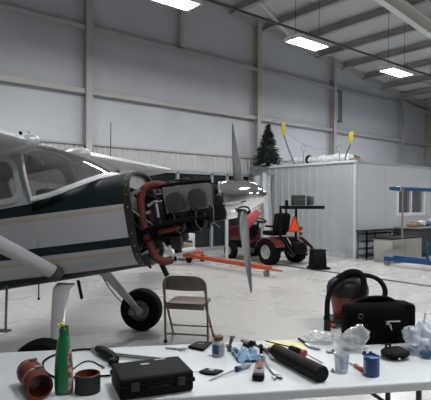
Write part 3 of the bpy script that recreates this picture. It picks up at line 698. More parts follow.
# ------------------------------------------------------------ ride-on mower (local: y forwards to the back wall)
M_red = mat('mower_red', (.07, .005, .007), .35, coat=.3); M_tyre = M_rubber
t = thing('ride_on_mower', 'dark red ride-on mower with orange triangle and flat black canopy', 'mower', (9.15, 9.2, 0), math.radians(-3))
mb = MB(); mb.box((0, .05, .42), (.52, 1.9, .2), bev=.03); mb.box((0, .9, .45), (.46, .5, .3), bev=.03); mb.box((0, -.75, .5), (.5, .5, .34), bev=.04); mb.build('chassis', M_dark, t)
mb = MB(); mb.box((0, .78, .68), (.56, .78, .40), bev=.06); mb.box((0, .3, .5), (.7, .4, .06), bev=.02); mb.build('bonnet', M_red, t)
nv = Vector((-.72, -.62, .30)).normalized(); hv = Vector((0, 0, 1)).cross(nv).normalized(); vv = nv.cross(hv)
RC = Matrix((hv, vv, nv)).transposed() @ Matrix.Rotation(math.radians(-36), 3, 'Z')
mb = MB(); mb.box((0, 0, 0), (.36, .50, .04), RC, bev=.012)
o = mb.build('raised_cover', mat('cover_red', (.30, .024, .028), .4), t); o.location = (-.46, .02, 1.17)
mb = MB(); mb.tube([(-.42, .08, 1.1), (-.3, .3, .8)], .018, n=8); mb.build('cover_strut', M_dark, t)
for sx in (-1, 1):
    mb = MB(); pts = []
    for i in range(9):
        a = math.radians(20+140*i/8); pts.append((math.cos(a)*.42, math.sin(a)*.34))
    q = pts+[(x*.9, y*.9) for x, y in reversed(pts)]
    mb.prism(q, (sx*.28 if sx > 0 else -.58, -.72, .34), (0, 1, 0), (0, 0, 1), .30); mb.build('rear_fender', M_red, t)
    for nm, yy, r, wd in (('rear_wheel', -.72, .32, .26), ('front_wheel', .88, .22, .18)):
        mb = MB(); x = sx*(.46 if r > .3 else .42)
        mb.lathe([(r*.55, -wd/2), (r*.88, -wd/2), (r, -wd*.36), (r, wd*.36), (r*.88, wd/2), (r*.55, wd/2)], (x, yy, r), (1, 0, 0), 32, cap=False); wh = mb.build(nm, M_rubber, t)
        mb = MB(); mb.lathe([(r*.12, -wd*.3), (r*.2, -wd*.34), (r*.24, -wd*.2), (r*.42, -wd*.18), (r*.5, -wd*.46), (r*.57, -wd*.47), (r*.57, wd*.47), (r*.5, wd*.46), (r*.42, wd*.18), (r*.12, wd*.3)], (x, yy, r), (1, 0, 0), 24); mb.build('wheel_rim', mat('rim_silver', (.45, .45, .45), .4, .5), wh)
        if r > .3:
            for k in range(18):
                a = 2*PI*k/18; mb2 = MB(); mb2.box((x, yy+math.cos(a)*r, r+math.sin(a)*r*.99), (wd*.8, .035, .02), Matrix.Rotation(a-PI/2, 3, 'X')); mb2.build('tread_lug', M_rubber, wh)
mb = MB(); mb.box((0, -.42, .76), (.46, .46, .12), bev=.04); mb.box((0, -.68, 1.03), (.50, .18, .52), Matrix.Rotation(.15, 3, 'X'), bev=.08); mb.box((-.26, -.5, .94), (.06, .3, .05), bev=.02); mb.box((.26, -.5, .94), (.06, .3, .05), bev=.02); mb.build('driver_seat', M_dark, t)
mb = MB(); mb.tube([(.19*math.cos(a), .0+.17*math.sin(a), .06*math.sin(a)) for a in [2*PI*i/24 for i in range(24)]], .017, n=8, closed=True)
for a in (PI/2, PI*7/6, -PI/6): mb.tube([(0, 0, -.03), (.18*math.cos(a), .17*math.sin(a), .06*math.sin(a))], .012, n=6)
o = mb.build('steering_wheel', M_dark, t); o.location = (-.05, .12, 1.07)
mb = MB(); mb.cyl((-.05, .14, 1.05), (-.03, .34, .62), .03, n=10); mb.box((-.03, .36, .8), (.28, .12, .3), bev=.03); mb.build('steering_column', M_dark, t)
mb = MB()
for sx in (-.27, .27): mb.box((sx, -.92, .98), (.05, .05, .98), bev=.01)
mb.box((0, -.92, .60), (.6, .06, .08), bev=.01); mb.build('roll_bar', M_dark, t)
mb = MB(); mb.box((.38, -1.06, 1.43), (1.18, .30, .085), Matrix.Rotation(-.15, 3, 'Z'), bev=.02); cn = mb.build('canopy', M_dark, t)
for sx, h in ((-.14, .16),):
    mb = MB(); mb.box((sx, -1.0, 1.45+h/2), (.07, .07, h), bev=.015); mb.build('work_lamp', M_dark, cn)
mb = MB(); mb.box((-.14, -.98, 1.30), (.04, .04, .26), bev=.01); mb.build('canopy_stay', M_dark, cn)
sx0 = Vector((.10, -1.02, .83)); mb = MB(); mb.prism([(-.20, 0), (.20, 0), (.035, .36), (-.035, .36)], sx0, (1, 0, 0), (0, 0, 1), .012, 0)
sm = mb.build('slow_vehicle_triangle', mat('triangle_orange', (1.0, .085, .018), .45, var=.02), t)
mb = MB(); mb.frame([(-.215, -.012), (.215, -.012), (.04, .375), (-.04, .375)], [(-.175, .012), (.175, .012), (.028, .33), (-.028, .33)], lambda x, z, h: sx0+Vector((x, -.014-h, z)), .004); mb.build('triangle_border', mat('border_red', (.5, .02, .012), .4), sm)
for z in (.76, .89):
    mb = MB(); mb.cyl((.36, -.98, z), (.36, -1.03, z), .045, n=16); mb.build('tail_lamp', mat('lamp_amber', (.30, .035, .015), .3), t)
mb = MB(); mb.tube([(-.2, -1.0, .6), (-.22, -1.35, .25)], .02, n=8); mb.build('lower_link', M_dark, t)
mb = MB(); mb.tube([(.2, -1.0, .6), (.24, -1.35, .25)], .02, n=8); mb.build('lower_link', M_dark, t)
mb = MB(); mb.tube([(-.1, -.98, .68), (-.02, -1.2, .3)], .014, n=8); mb.build('lift_cylinder', mat('rod_chrome', (.5, .5, .5), .3, .8), t)
mb = MB(); mb.box((.1, -1.12, .42), (.34, .28, .3), bev=.04); mb.build('rear_hitch', M_dark, t)
mb = MB(); mb.tube([(.34, -1.0, .66), (.42, -1.25, .5), (.46, -1.42, .3)], .035, n=8, smooth=1); mb.build('discharge_arm', M_dark, t)
t = thing('storage_case', 'small dark green box resting on the mower canopy', 'box', (9.30, 8.13, 1.48), -.6)
mb = MB(); mb.box((0, 0, .13), (.32, .2, .26), bev=.012); mb.build('case_body', mat('dark_green_plastic', (.02, .035, .03), .5), t)
mb = MB(); mb.box((0, -.103, .2), (.28, .006, .008)); mb.build('lid_seam', M_dark, t)
for k, xo in enumerate((9.60, 9.72)):
    mb = MB(); mb.box((0, 0, .12), (.085, .10, .24-.02*k), bev=.01); o = mb.build('carton', mat('carton_grey_%d' % k, ((.035, .03, .028), (.10, .085, .075))[k], .6)); o.location = (xo, 8.05, 1.48); o.rotation_euler = (0, 0, -.5)
    tag(o, ('narrow black carton on the mower canopy beside the green box', 'narrow brownish carton at the right end of the mower canopy')[k], 'carton')
t = thing('ballast_box', 'squat black box standing on the floor behind the mower', 'box', (9.02, 7.28, 0), -.5)
mb = MB(); mb.box((0, 0, .22), (.36, .32, .42), bev=.03, taper=.86); mb.box((0, 0, .44), (.32, .28, .04), bev=.01); mb.build('box_body', M_dark, t)
mb = MB(); mb.box((.02, 0, .03), (.46, .38, .05), bev=.015); mb.build('base_plate', M_dark, t)

# ------------------------------------------------------------ orange hoist
M_or = mat('hoist_orange', (.42, .068, .016), .45, var=.15)
t = thing('engine_hoist', 'orange engine hoist with long low legs on small casters', 'hoist', (7.22, 8.6, 0))
mb = MB(); mb.box((0, 0, .19), (.09, 3.1, .09), bev=.012); mb.box((0, -1.7, .17), (.05, .34, .04), bev=.01); mb.build('leg', M_or, t)
mb = MB(); mb.box((.20, 1.42, .24), (.62, .10, .09), bev=.012); mb.box((.02, 1.35, .31), (.14, .2, .08), bev=.02); mb.build('cross_beam', M_or, t)
mb = MB(); mb.cyl((.08, -.05, .2), (.08, -.05, 1.14), .035, n=12); mb.build('upright', mat('upright_white', (.5, .5, .5), .4), t)
for (x, y, r) in ((-.02, -1.45, .07), (.05, 1.4, .09), (.5, 1.42, .09)):
    mb = MB(); mb.cyl((x-.025, y, r), (x+.025, y, r), r, n=20); cs = mb.build('caster', M_rubber if y > 0 else mat('caster_grey', (.15, .15, .15), .5), t)
    mb = MB(); mb.box((x, y, r*1.6), (.08, .06, .05), bev=.01); mb.build('caster_fork', mat('fork_grey', (.2, .2, .2), .5, .5), cs)
for k in range(14):
    mb = MB(); mb.cyl((-.047, -1.3+k*.2, .2), (-.052, -1.3+k*.2, .2), .016, n=8); mb.build('bolt', mat('bolt_red', (.5, .02, .01), .5), t)
# white cabinet cart, cardboard, grey pipe end
t = thing('equipment_cart', 'white metal cabinet cart on black casters beyond the engine', 'cart', (7.42, 10.55, 0), math.radians(-14)); t.scale = (1.12, 1.0, 1.12)
mb = MB(); mb.box((0, 0, .38), (.56, .42, .52), bev=.015); bd = mb.build('cabinet_body', mat('cabinet_white', (.42, .43, .44), .4), t)
mb = MB(); mb.box((0, -.214, .585), (.5, .006, .07)); mb.build('control_strip', mat('strip_pale', (.55, .56, .57), .4), bd)
for k in range(6):
    mb = MB(); mb.box((-.2+k*.06, -.219, .585), (.04 if k != 3 else .02, .004, .035)); mb.build('dark_mark', M_dark, bd)
mb = MB(); mb.box((0, -.213, .30), (.46, .004, .004)); mb.build('door_seam', M_dark, bd)
for sx in (-.2, .2):
    for sy in (-.15, .15):
        mb = MB(); mb.cyl((sx-.02, sy, .06), (sx+.02, sy, .06), .06, n=16); mb.box((sx, sy, .11), (.05, .05, .04)); mb.build('caster', M_rubber, t)
t = thing('cardboard_box', 'opened tan cardboard box on the orange hoist beside the white cart', 'box', (7.18, 9.95, .362), .5); t.scale = (.75, .8, .75)
mb = MB(); mb.box((0, 0, .1), (.34, .26, .2), bev=.006); mb.build('box_body', mat('cardboard', (.24, .185, .13), .8), t)
mb = MB(); mb.box((.16, 0, .23), (.16, .24, .008), Matrix.Rotation(.7, 3, 'Y')); mb.build('flap', mat('cardboard_inner', (.12, .09, .065), .8), t)
t = thing('pipe_offcut', 'pale grey pipe with flanged end lying on the hoist cross beam', 'pipe', (6.90, 9.70, .312), -.15)
mb = MB(); mb.cyl((-.35, 0, 0), (.3, 0, .06), .075, n=18); mb.build('tube', mat('pipe_grey', (.36, .36, .36), .5), t)
mb = MB(); mb.cyl((-.36, 0, 0), (-.3, 0, .005), .11, n=20); mb.build('flange', mat('pipe_grey', (.36, .36, .36), .5), t)

# ------------------------------------------------------------ right side
M_blue = mat('gantry_blue', (.004, .045, .15), .45, var=.1); M_beige = mat('beige_cabinet', (.29, .28, .26), .55, var=.03)
t = thing('lifting_gantry', 'blue steel gantry on casters with a tan strap and long top beam', 'gantry', (11.0, 5.95, 0))
mb = MB(); mb.box((-.08, -.3, .17), (.11, 2.1, .1), bev=.01); mb.box((-.08, .05, .24), (.07, .9, .05), bev=.01); mb.build('base_beam', M_blue, t)
mb = MB(); mb.box((2.3, .0, .17), (.11, 1.5, .1), bev=.01); mb.build('base_beam', M_blue, t)
mb = MB(); mb.box((-.08, -.78, 1.0), (.10, .10, 1.66), bev=.01); mb.build('mast', M_blue, t)
mb = MB(); mb.box((.02, -.30, .4), (.05, .05, .46), bev=.01); mb.build('short_stay', M_blue, t)
mb = MB(); mb.box((1.1, -.78, .17), (2.4, .1, .09), bev=.01); mb.build('base_beam', M_blue, t)
mb = MB(); mb.tube([(-.13, -.78, 1.5), (-.40, -.78, 1.81)], .028, n=8); mb.build('brace', M_blue, t)
for x, y in ((-.08, -1.3), (-.08, .68), (2.3, .68), (2.3, -.7)):
    mb = MB(); mb.cyl((x-.03, y, .08), (x+.03, y, .08), .08, n=20); cs = mb.build('caster', mat('caster_grey', (.15, .15, .15), .5), t)
mb = MB(); mb.box((-.85, -.78, 1.84), (3.05, .08, .075), bev=.008); tb = mb.build('top_beam', M_blue, t)
for x in (-2.05, -.45):
    mb = MB(); mb.box((x, -.78, 1.84), (.12, .1, .10), bev=.01); mb.build('trolley', mat('trolley_grey', (.3, .32, .35), .4, .3), tb)
mb = MB(); mb.box((-2.05, -.84, 1.34), (.05, .010, 1.0)); mb.box((-2.05, -.835, 1.86), (.06, .012, .06)); mb.build('lifting_strap', mat('strap_tan', (.16, .13, .10), .8), t)
t = thing('storage_cabinet', 'large beige cabinet lying low with a dark lid beside the gantry', 'cabinet', (11.35, 6.75, 0), 0)
mb = MB(); mb.box((.75, .27, .31), (1.5, .54, .6), bev=.012); cb = mb.build('cabinet_body', M_beige, t)
mb = MB(); mb.box((.75, .27, .625), (1.54, .58, .03), bev=.006); mb.build('lid', M_dark, t)
mb = MB(); mb.box((.62, -.002, .3), (.012, .006, .56)); mb.build('panel_seam', mat('seam_brown', (.1, .09, .08), .6), cb)
t = thing('wire_rack', 'black wire shelf rack behind the beige cabinet against the white room', 'rack', (11.40, 7.55, 0))
mb = None
for x in (0, .44, 1.6):
    for y in (0, .26):
        mb = MB(); mb.cyl((x, y, 0), (x, y, .78), .014, n=8); mb.build('post', M_dark, t)
for z in (.1, .3, .5, .7):
    mb = MB(); mb.box((.8, 0, z), (1.6, .016, .02)); mb.box((.8, .26, z), (1.6, .016, .02))
    for k in range(12): mb.box((.05+k*.136, .13, z), (.008, .26, .008))
    mb.box((0, .13, z), (.012, .26, .02)); mb.build('shelf', M_dark, t)
mb = MB(); mb.box((.76, .13, .79), (1.7, .3, .025), bev=.005); mb.build('top_board', M_dark, t)
mb = MB()
for z0, z1 in ((.1, .3), (.5, .3), (.5, .7)): mb.tube([(0, 0, z0), (.44, 0, z1)], .007, n=6)
mb.build('cross_brace', M_dark, t)
t = thing('workbench', 'dark workbench with clutter standing under the office window', 'workbench', (13.2, 7.0, 0))
mb = MB(); mb.box((1.1, .4, .4), (2.2, .7, .78), bev=.01); mb.build('bench_body', mat('bench_dark', (.03, .032, .036), .6), t)
mb = MB(); mb.box((1.1, .4, .82), (2.3, .8, .05), bev=.008); mb.build('bench_top', mat('bench_top_grey', (.12, .12, .12), .6), t)
mb = MB(); mb.box((0, 0, .06), (.42, .3, .1), bev=.03); mb.box((.06, 0, .13), (.26, .24, .05), bev=.02); o = mb.build('folded_tarp', mat('tan_cloth', (.22, .15, .09), .8)); o.location = (13.5, 7.35, .845); o.rotation_euler = (0, 0, .2)
tag(o, 'folded tan cloth on the left end of the dark workbench', 'cloth')
rr = random.Random(5)
for k, (x, s_, c, lb) in enumerate(((13.95, .22, (.42, .43, .45), 'crumpled pale bag in the middle of the workbench clutter'), (14.3, .2, (.08, .10, .14), 'dark blue bundle on the workbench between the pale bag and the frame edge'), (14.65, .26, (.36, .36, .37), 'light grey heap on the workbench at the right frame edge'))):
    mb = MB(); mb.ball((0, 0, s_*.42), (s_*.72, s_*.6, s_*.45), 14, 9)
    for v in mb.bm.verts: v.co += Vector((rr.uniform(-1, 1), rr.uniform(-1, 1), rr.uniform(-.5, .5)))*s_*.10
    for v in mb.bm.verts: v.co.z = max(v.co.z, 0)
    o = mb.build('cloth_bundle', mat('bundle_%d' % k, c, .7)); o.location = (x, 7.35, .845); tag(o, lb, 'bundle')

# ------------------------------------------------------------ folding chair (far side of the table)
M_ch = mat('chair_brown_metal', (.15, .115, .095), .45, .3, var=.2, scale=12)
def make_chair():
    t = thing('folding_chair', 'brown metal folding chair with its back to the white table', 'chair', (3.215, 4.41, 0), math.radians(-50)); t.scale = (1.07, 1.07, 1.0)
    # local: x right, y away from the camera; the backrest is nearest the camera
    for sx in (-1, 1):
        mb = MB(); mb.tube([(sx*.225, -.10, .0), (sx*.225, -.13, .40), (sx*.215, -.19, .60), (sx*.195, -.205, .68)], .0125, n=10, smooth=1); mb.build('rear_leg_frame', M_ch, t) if 0 else mb.build('back_frame', M_ch, t)
        mb = MB(); mb.tube([(sx*.205, -.16, .46), (sx*.215, .02, .24), (sx*.225, .20, .0)], .0115, n=10); lg = mb.build('leg', M_ch, t)
        mb = MB(); mb.cyl((sx*.225, .195, 0), (sx*.225, .193, .03), .016, n=10); mb.build('rubber_foot', M_rubber, lg)
        mb = MB(); mb.box((sx*.225, -.10, .012), (.035, .03, .024), bev=.006); mb.build('foot_cap', M_rubber, t)
    mb = MB()
    def bk(u_, v):
        x = (u_-.5)*.42; z = .575+.185*v*(1-.0*abs(u_-.5)); top = 1-(abs(u_-.5)*2)**5*.45
        return Vector((x, -.205-.02*v+.035*(abs(u_-.5)*2)**2*-.0+.05*(1-(abs(u_-.5)*2)**2)*-1+.05, .60+.16*v*top))
    mb.grid(bk, 24, 8, .012); mb.build('backrest', M_ch, t)
    mb = MB(); mb.tube([(-.22, -.185, .56), (-.22, -.21, .68), (-.19, -.23, .735), (-.12, -.24, .76), (.12, -.24, .76), (.19, -.23, .735), (.22, -.21, .68), (.22, -.185, .56)], .0125, n=10, smooth=2); mb.build('top_rail', M_ch, t)
    mb = MB(); mb.prism(rrect(-.20, -.17, .20, .21, .05, 5), (0, 0, .425), (1, 0, 0), (0, 1, 0), .03, .01); mb.build('seat', M_ch, t)
    mb = MB(); mb.box((0, -.17, .415), (.40, .02, .05), bev=.006); mb.build('seat_rail', M_ch, t)
    mb = MB(); mb.cyl((-.222, -.105, .10), (.222, -.105, .10), .010, n=8); mb.build('stretcher', M_ch, t)
    mb = MB(); mb.cyl((-.215, .09, .145), (.215, .09, .145), .010, n=8); mb.build('stretcher', M_ch, t)
make_chair()

# ------------------------------------------------------------ wet/dry vacuum beyond the table
M_vr = mat('vacuum_red', (.17, .02, .013), .45); M_vb = mat('vacuum_black', (.008, .008, .009), .5, spec=.25)
t = thing('shop_vacuum', 'red and black shop vacuum wrapped in its own black hose', 'vacuum cleaner', (5.22, 3.73, 0), math.radians(-38)); t.scale = (1.2, 1.14, 1.0)
mb = MB(); mb.lathe([(.12, .07), (.14, .09), (.17, .30), (.18, .38), (.18, .40)], n=28); mb.build('drum', M_vr, t)
mb = MB(); mb.lathe([(.205, .38), (.22, .40), (.22, .48), (.20, .55), (.15, .60), (.08, .62)], n=28); hd = mb.build('motor_head', M_vb, t)
mb = MB(); mb.tube([(-.13, -.02, .56), (-.1, -.03, .66), (.1, -.03, .66), (.13, -.02, .56)], .02, n=10, smooth=2); mb.build('carry_handle', M_vb, hd)
mb = MB(); mb.box((.06, -.16, .53), (.08, .05, .05), bev=.012); mb.build('switch_box', mat('vac_grey', (.12, .12, .125), .4), hd)
mb = MB(); mb.box((0, 0, .07), (.42, .34, .05), bev=.02); mb.build('dolly', M_vb, t)
for x, y in ((-.19, -.15), (.19, -.15), (-.19, .15), (.19, .15)):
    mb = MB(); mb.cyl((x-.02, y, .035), (x+.02, y, .035), .035, n=14); mb.build('caster', mat('caster_red', (.25, .03, .015), .5) if (x < 0 and y < 0) else M_rubber, t)
mb = MB(); mb.tube([(-.27, -.24, .03), (-.27, -.22, .22), (-.26, -.2, .40), (-.20, -.2, .56), (-.06, -.2, .66), (.12, -.2, .68), (.28, -.18, .62), (.36, -.16, .48), (.33, -.17, .34), (.18, -.2, .28), (.0, -.22, .30)], .027, n=12, smooth=2); mb.build('hose', M_rubber, t)
mb = MB(); mb.tube([(-.14, -.22, .60), (-.10, -.24, .70), (0, -.25, .735), (.09, -.25, .68), (.10, -.26, .52), (.06, -.26, .34), (-.02, -.25, .2), (-.08, -.22, .1)], .032, n=12, smooth=2); mb.build('hose', M_rubber, t)
mb = MB(); mb.cyl((-.27, -.24, .0), (-.27, -.235, .13), .036, .03, n=14); mb.build('nozzle', M_vb, t)

# ------------------------------------------------------------ the long white table (local: x along it to the right, y away)
TA = math.atan2(-.4957, .8685); TH_ = .74
TU = Vector((.8685, -.4957, 0)); TN = Vector((.4957, .8685, 0)); TO = Vector((1.22, 1.66, 0))
def tp(u_, n_, h=0.): return TO+TU*u_+TN*n_+Vector((0, 0, TH_+h))
def on_table(name, label, cat, u_, n_, rz=0., group=None, h=0.): return thing(name, label, cat, tp(u_, n_, h), TA+rz, group)
M_tab = mat('table_white_plastic', (.53, .555, .575), .42, var=.03, scale=5)
t = on_table('folding_table', 'long white plastic folding table covered with tools', 'table', 0, 0, h=-TH_)
mb = MB(); mb.box((.25, .38, TH_-.0225), (2.5, .76, .045), bev=.009, seg=3); mb.build('tabletop', M_tab, t)
M_leg = mat('table_leg_grey', (.05, .05, .052), .45, .4)
for u_ in (-.72, 1.17):
    for n_ in ((.10, .66) if u_ < 0 else (.17, .47)):
        mb = MB(); mb.tube([(u_, n_, TH_-.05), (u_, n_, 0)], .014, n=10); lg = mb.build('leg', M_leg, t)
        mb = MB(); mb.cyl((u_, n_, 0), (u_, n_, .02), .019, n=12); mb.build('rubber_foot', M_rubber, lg)
    mb = MB(); ya, yb = (.10, .66) if u_ < 0 else (.17, .47); mb.cyl((u_, ya, TH_-.3), (u_, yb, TH_-.3), .011, n=8); mb.cyl((u_, ya, .12), (u_, yb, .12), .011, n=8); mb.build('stretcher', M_leg, t)
    mb = MB(); s_ = 1 if u_ < 0 else -1; mb.tube([(u_, .38, TH_-.3), (u_+s_*.36, .38, TH_-.05)], .01, n=8); mb.build('folding_brace', M_leg, t)

# red silicone sleeve lying down
M_sil = mat('brick_red_silicone', (.12, .020, .012), .7, spec=.15, var=.25, scale=14)
t = on_table('duct_sleeve', 'dull red tubular duct sleeve with steel clamps lying at the left table end', 'duct', -.665, .165, math.atan2(-.22, .093))
mb = MB(); R_ = .052
mb.lathe([(R_-.006, -.115), (R_, -.117), (R_, .117), (R_-.006, .115), (R_-.006, 0)], (0, 0, R_+.003), (1, 0, 0), 36, cap=False); mb.skin([mb.ring(Vector((x, 0, R_+.003)), Vector((0, 1, 0)), Vector((0, 0, 1)), R_-.0055, 36) for x in (-.115, .115)], cap=False); mb.build('sleeve', M_sil, t)
for x in (-.085, .03):
    mb = MB(); mb.lathe([(R_+.0005, -.008), (R_+.0025, -.007), (R_+.0025, .007), (R_+.0005, .008)], (x, 0, R_+.003), (1, 0, 0), 36, cap=False); mb.box((x, .012, 2*R_+.008), (.018, .035, .012), bev=.003); mb.build('hose_clamp', mat('clamp_dull', (.22, .19, .17), .4, .7), t)
# green bottle
t = on_table('spray_bottle', 'tall green plastic bottle with a small yellow nozzle', 'bottle', -.535, .12, -.25); t.scale = (.88, .88, .875)
mb = MB(); rings = []
for z, a, b_, xo in ((0, .036, .024, 0), (.006, .042, .029, 0), (.05, .044, .031, 0), (.13, .042, .030, -.001), (.20, .036, .027, -.002), (.255, .030, .024, -.001), (.275, .026, .022, .001), (.285, .022, .02, .002)):
    rings.append([mb.V((xo+a*math.copysign(abs(math.cos(q))**.7, math.cos(q)), b_*math.copysign(abs(math.sin(q))**.7, math.sin(q)), z)) for q in [2*PI*i/28 for i in range(28)]])
mb.skin(rings); bt = mb.build('bottle_body', mat('bottle_green', (.004, .17, .045), .3, coat=.3), t)
mb = MB(); mb.lathe([(.021, .282), (.024, .288), (.024, .315), (.018, .325), (.012, .33)], n=20); mb.box((.008, 0, .322), (.03, .022, .03), bev=.006); mb.build('cap', mat('cap_green', (.004, .10, .028), .35), t)
mb = MB(); mb.box((-.004, -.008, .342), (.022, .018, .016), bev=.004); mb.cyl((-.012, -.01, .342), (-.024, -.02, .342), .005, n=8); mb.build('nozzle', mat('nozzle_yellow', (.75, .55, .03), .4), t)
mb = MB()
lab = [(z, a) for z, a in ((.015, .0445), (.06, .0455), (.12, .0435), (.18, .038), (.225, .033))]
rows = [[mb.V((a*math.copysign(abs(math.cos(q))**.7, math.cos(q))+.0, (a*.70)*math.copysign(abs(math.sin(q))**.7, math.sin(q)), z)) for q in [-.9+.16*i for i in range(9)]] for z, a in lab]
for j in range(4):
    for i in range(8): mb.quad([rows[j][i], rows[j][i+1], rows[j+1][i+1], rows[j+1][i]])
ml = bpy.data.materials.new('bottle_label'); ml.use_nodes = True; nt = ml.node_tree; b = nt.nodes['Principled BSDF']; v = nt.nodes.new('ShaderNodeTexVoronoi'); v.inputs['Scale'].default_value = 60
tc = nt.nodes.new('ShaderNodeTexCoord'); nt.links.new(tc.outputs['Object'], v.inputs['Vector']); r_ = nt.nodes.new('ShaderNodeValToRGB'); r_.color_ramp.interpolation = 'CONSTANT'
r_.color_ramp.elements[0].color = (.30, .30, .28, 1); r_.color_ramp.elements[1].position = .62; r_.color_ramp.elements[1].color = (.03, .06, .035, 1); e = r_.color_ramp.elements.new(.82); e.color = (.3, .03, .02, 1)
sx_ = nt.nodes.new('ShaderNodeSeparateColor'); nt.links.new(v.outputs['Color'], sx_.inputs[0]); nt.links.new(sx_.outputs[0], r_.inputs[0]); nt.links.new(r_.outputs[0], b.inputs['Base Color'])
mb.build('label_strip', ml, bt)
# short coupling
t = on_table('duct_coupling', 'short black ring-shaped coupling with a red inside, right of the green bottle', 'coupling', -.436, .125); t.scale = (.93, .93, .95)
mb = MB(); mb.lathe([(.050, 0), (.0585, 0), (.0585, .082), (.055, .084)], n=40, cap=False); mb.build('outer_ring', mat('coupling_black', (.012, .011, .011), .5), t)
mb = MB(); mb.lathe([(.0555, .083), (.051, .085), (.050, .05), (.049, .03), (.049, .0)], n=40, cap=False); mb.lathe([(.0495, .028), (.001, .028)], n=40, cap=False); mb.build('liner', M_sil, t)
mb = MB(); mb.ball((.01, .0, .035), (.03, .02, .012), 10, 6); mb.build('crumpled_insert', mat('insert_red', (.3, .05, .03), .6), t)
# black cable and grip tool
def px(L_, h): return [tp(a, b_, h) for a, b_ in L_]
mb = MB(); mb.tube(px([(-.462, .712), (-.51, .722), (-.561, .715), (-.65, .661), (-.696, .568), (-.686, .459), (-.644, .354), (-.592, .291), (-.51, .285), (-.419, .285), (-.345, .285)], .007), .0055, n=8, smooth=2)
tag(mb.build('black_cable', M_rubber), 'thick black cable looping round behind the green bottle', 'cable')
t = on_table('small_lead', 'thin black lead with a plug behind the red-lined coupling', 'cable', 0, 0)
mb = MB(); mb.tube([(-.545, .35, .004), (-.525, .44, .004), (-.488, .53, .004), (-.446, .516, .004), (-.417, .465, .004), (-.395, .43, .004)], .003, n=6, smooth=2); mb.build('lead', M_rubber, t)
mb = MB(); mb.cyl((-.397, .432, .006), (-.385, .405, .006), .006, n=10); mb.build('plug', mat('plug_grey', (.1, .1, .1), .4), t)
t = on_table('inspection_tool', 'black-gripped tool with two long steel rods lying behind the hard case', 'tool', 0, 0)
mb = MB(); mb.tube([(-.435, .655, .027), (-.40, .60, .028), (-.345, .50, .029), (-.325, .455, .027)], .024, n=14, smooth=1, rf=lambda f: .016+.010*math.sin(PI*min(1, f*1.2))); mb.box((-.34, .44, .021), (.05, .04, .036), Matrix.Rotation(-1, 3, 'Z'), bev=.008); gp = mb.build('grip', M_dark, t)
mb = MB(); mb.cyl((-.462, .70, .013), (-.435, .655, .018), .011, n=12); mb.build('ferrule', mat('ferrule_steel', (.35, .35, .35), .3, .9), gp)
for a, b_ in (((-.39, .62, .012), (-.03, .44, .012)), ((-.37, .585, .012), (-.015, .405, .012))):
    mb = MB(); mb.tube([a, b_], .0065, n=8); mb.build('steel_rod', mat('rod_steel', (.30, .30, .30), .3, .9), t)
# hard case
t = on_table('hard_case', 'black moulded hard case with two latches at the near table edge', 'case', -.160, .128, math.radians(12))
M_case = mat('case_black', (.004, .0045, .005), .6, spec=.12)
mb = MB(); mb.box((0, 0, .026), (.322, .225, .050), bev=.014, seg=3); mb.box((0, 0, .049), (.332, .235, .008), bev=.003); mb.build('case_base', M_case, t)
mb = MB(); mb.box((0, 0, .072), (.322, .225, .040), bev=.013, seg=3); mb.box((0, 0, .057), (.332, .235, .007), bev=.003); ld_ = mb.build('case_lid', M_case, t)
for x in (-.10, .10):
    mb = MB(); mb.box((x, -.117, .055), (.038, .012, .036), bev=.004); mb.build('latch', mat('latch_black', (.010, .010, .011), .4), t)
mb = MB(); mb.tube([(-.045, -.112, .045), (-.045, -.119, .045), (.045, -.119, .045), (.045, -.112, .045)], .005, n=8); mb.build('handle', M_case, t)
mb = MB(); mb.prism([(.022*math.cos(2*PI*i/20), .010*math.sin(2*PI*i/20)) for i in range(20)], (-.02, .045, .0918), (1, 0, 0), (0, 1, 0), .0012); mb.build('oval_badge', mat('badge_silver', (.30, .30, .30), .4, .4), ld_)
mb = MB(); mb.prism([(-.025, -.006), (.025, -.006), (.025, .006), (-.025, .006)], (.06, .085, .0918), (1, 0, 0), (0, 1, 0), .001); mb.build('label_sticker', mat('sticker_grey', (.35, .35, .36), .5), ld_)
# small pliers far side
t = on_table('hemostat', 'small steel clamp with loop handles near the far table edge', 'clamp', -.01, .655, -.45)
for s_ in (-1, 1):
    mb = MB(); mb.tube([(-.06, s_*.002, .006), (0, s_*.002, .006), (.03, -s_*.008, .006)], .0035, n=8); mb.tube([(.045+.016*math.cos(a), -s_*.013+.010*math.sin(a), .006) for a in [2*PI*i/14 for i in range(14)]], .0028, n=6, closed=True); mb.build('handle_loop', mat('tool_steel', (.28, .28, .28), .35, .9), t)
mb = MB(); mb.cyl((-.005, 0, .002), (-.005, 0, .012), .006, n=10); mb.build('pivot', mat('tool_steel', (.28, .28, .28), .35, .9), t)
# black pads
t = on_table('black_pouch', 'flat black pouch on the far edge just left of the white bottle', 'pouch', .138, .680, -.1)
mb = MB(); mb.prism([(-.075, -.02), (-.02, .07), (.065, .055), (.01, -.085)], (0, 0, .001), (1, 0, 0), (0, 1, 0), .016, .006); mb.build('pouch_body', M_dark, t)
mb = MB(); mb.prism([(-.02, 0), (.02, -.01), (.02, .0), (-.02, .01)], (0, .01, .0175), (1, 0, 0), (0, 1, 0), .001); mb.build('grey_mark', mat('mark_grey', (.12, .12, .12), .4), t)
t = on_table('small_gauge', 'small flat black gadget with a thin wire, right of the hard case', 'gadget', .133, .262, 0)
mb = MB(); mb.prism([(-.062, .008), (-.02, .045), (.058, .0), (.01, -.042), (-.03, -.03)], (0, 0, .001), (1, 0, 0), (0, 1, 0), .012, .005); mb.build('gadget_body', M_dark, t)
mb = MB(); mb.ball((.0, .01, .014), (.016, .012, .003), 12, 6); mb.build('silver_dot', mat('dot_silver', (.4, .4, .4), .3, .7), t)
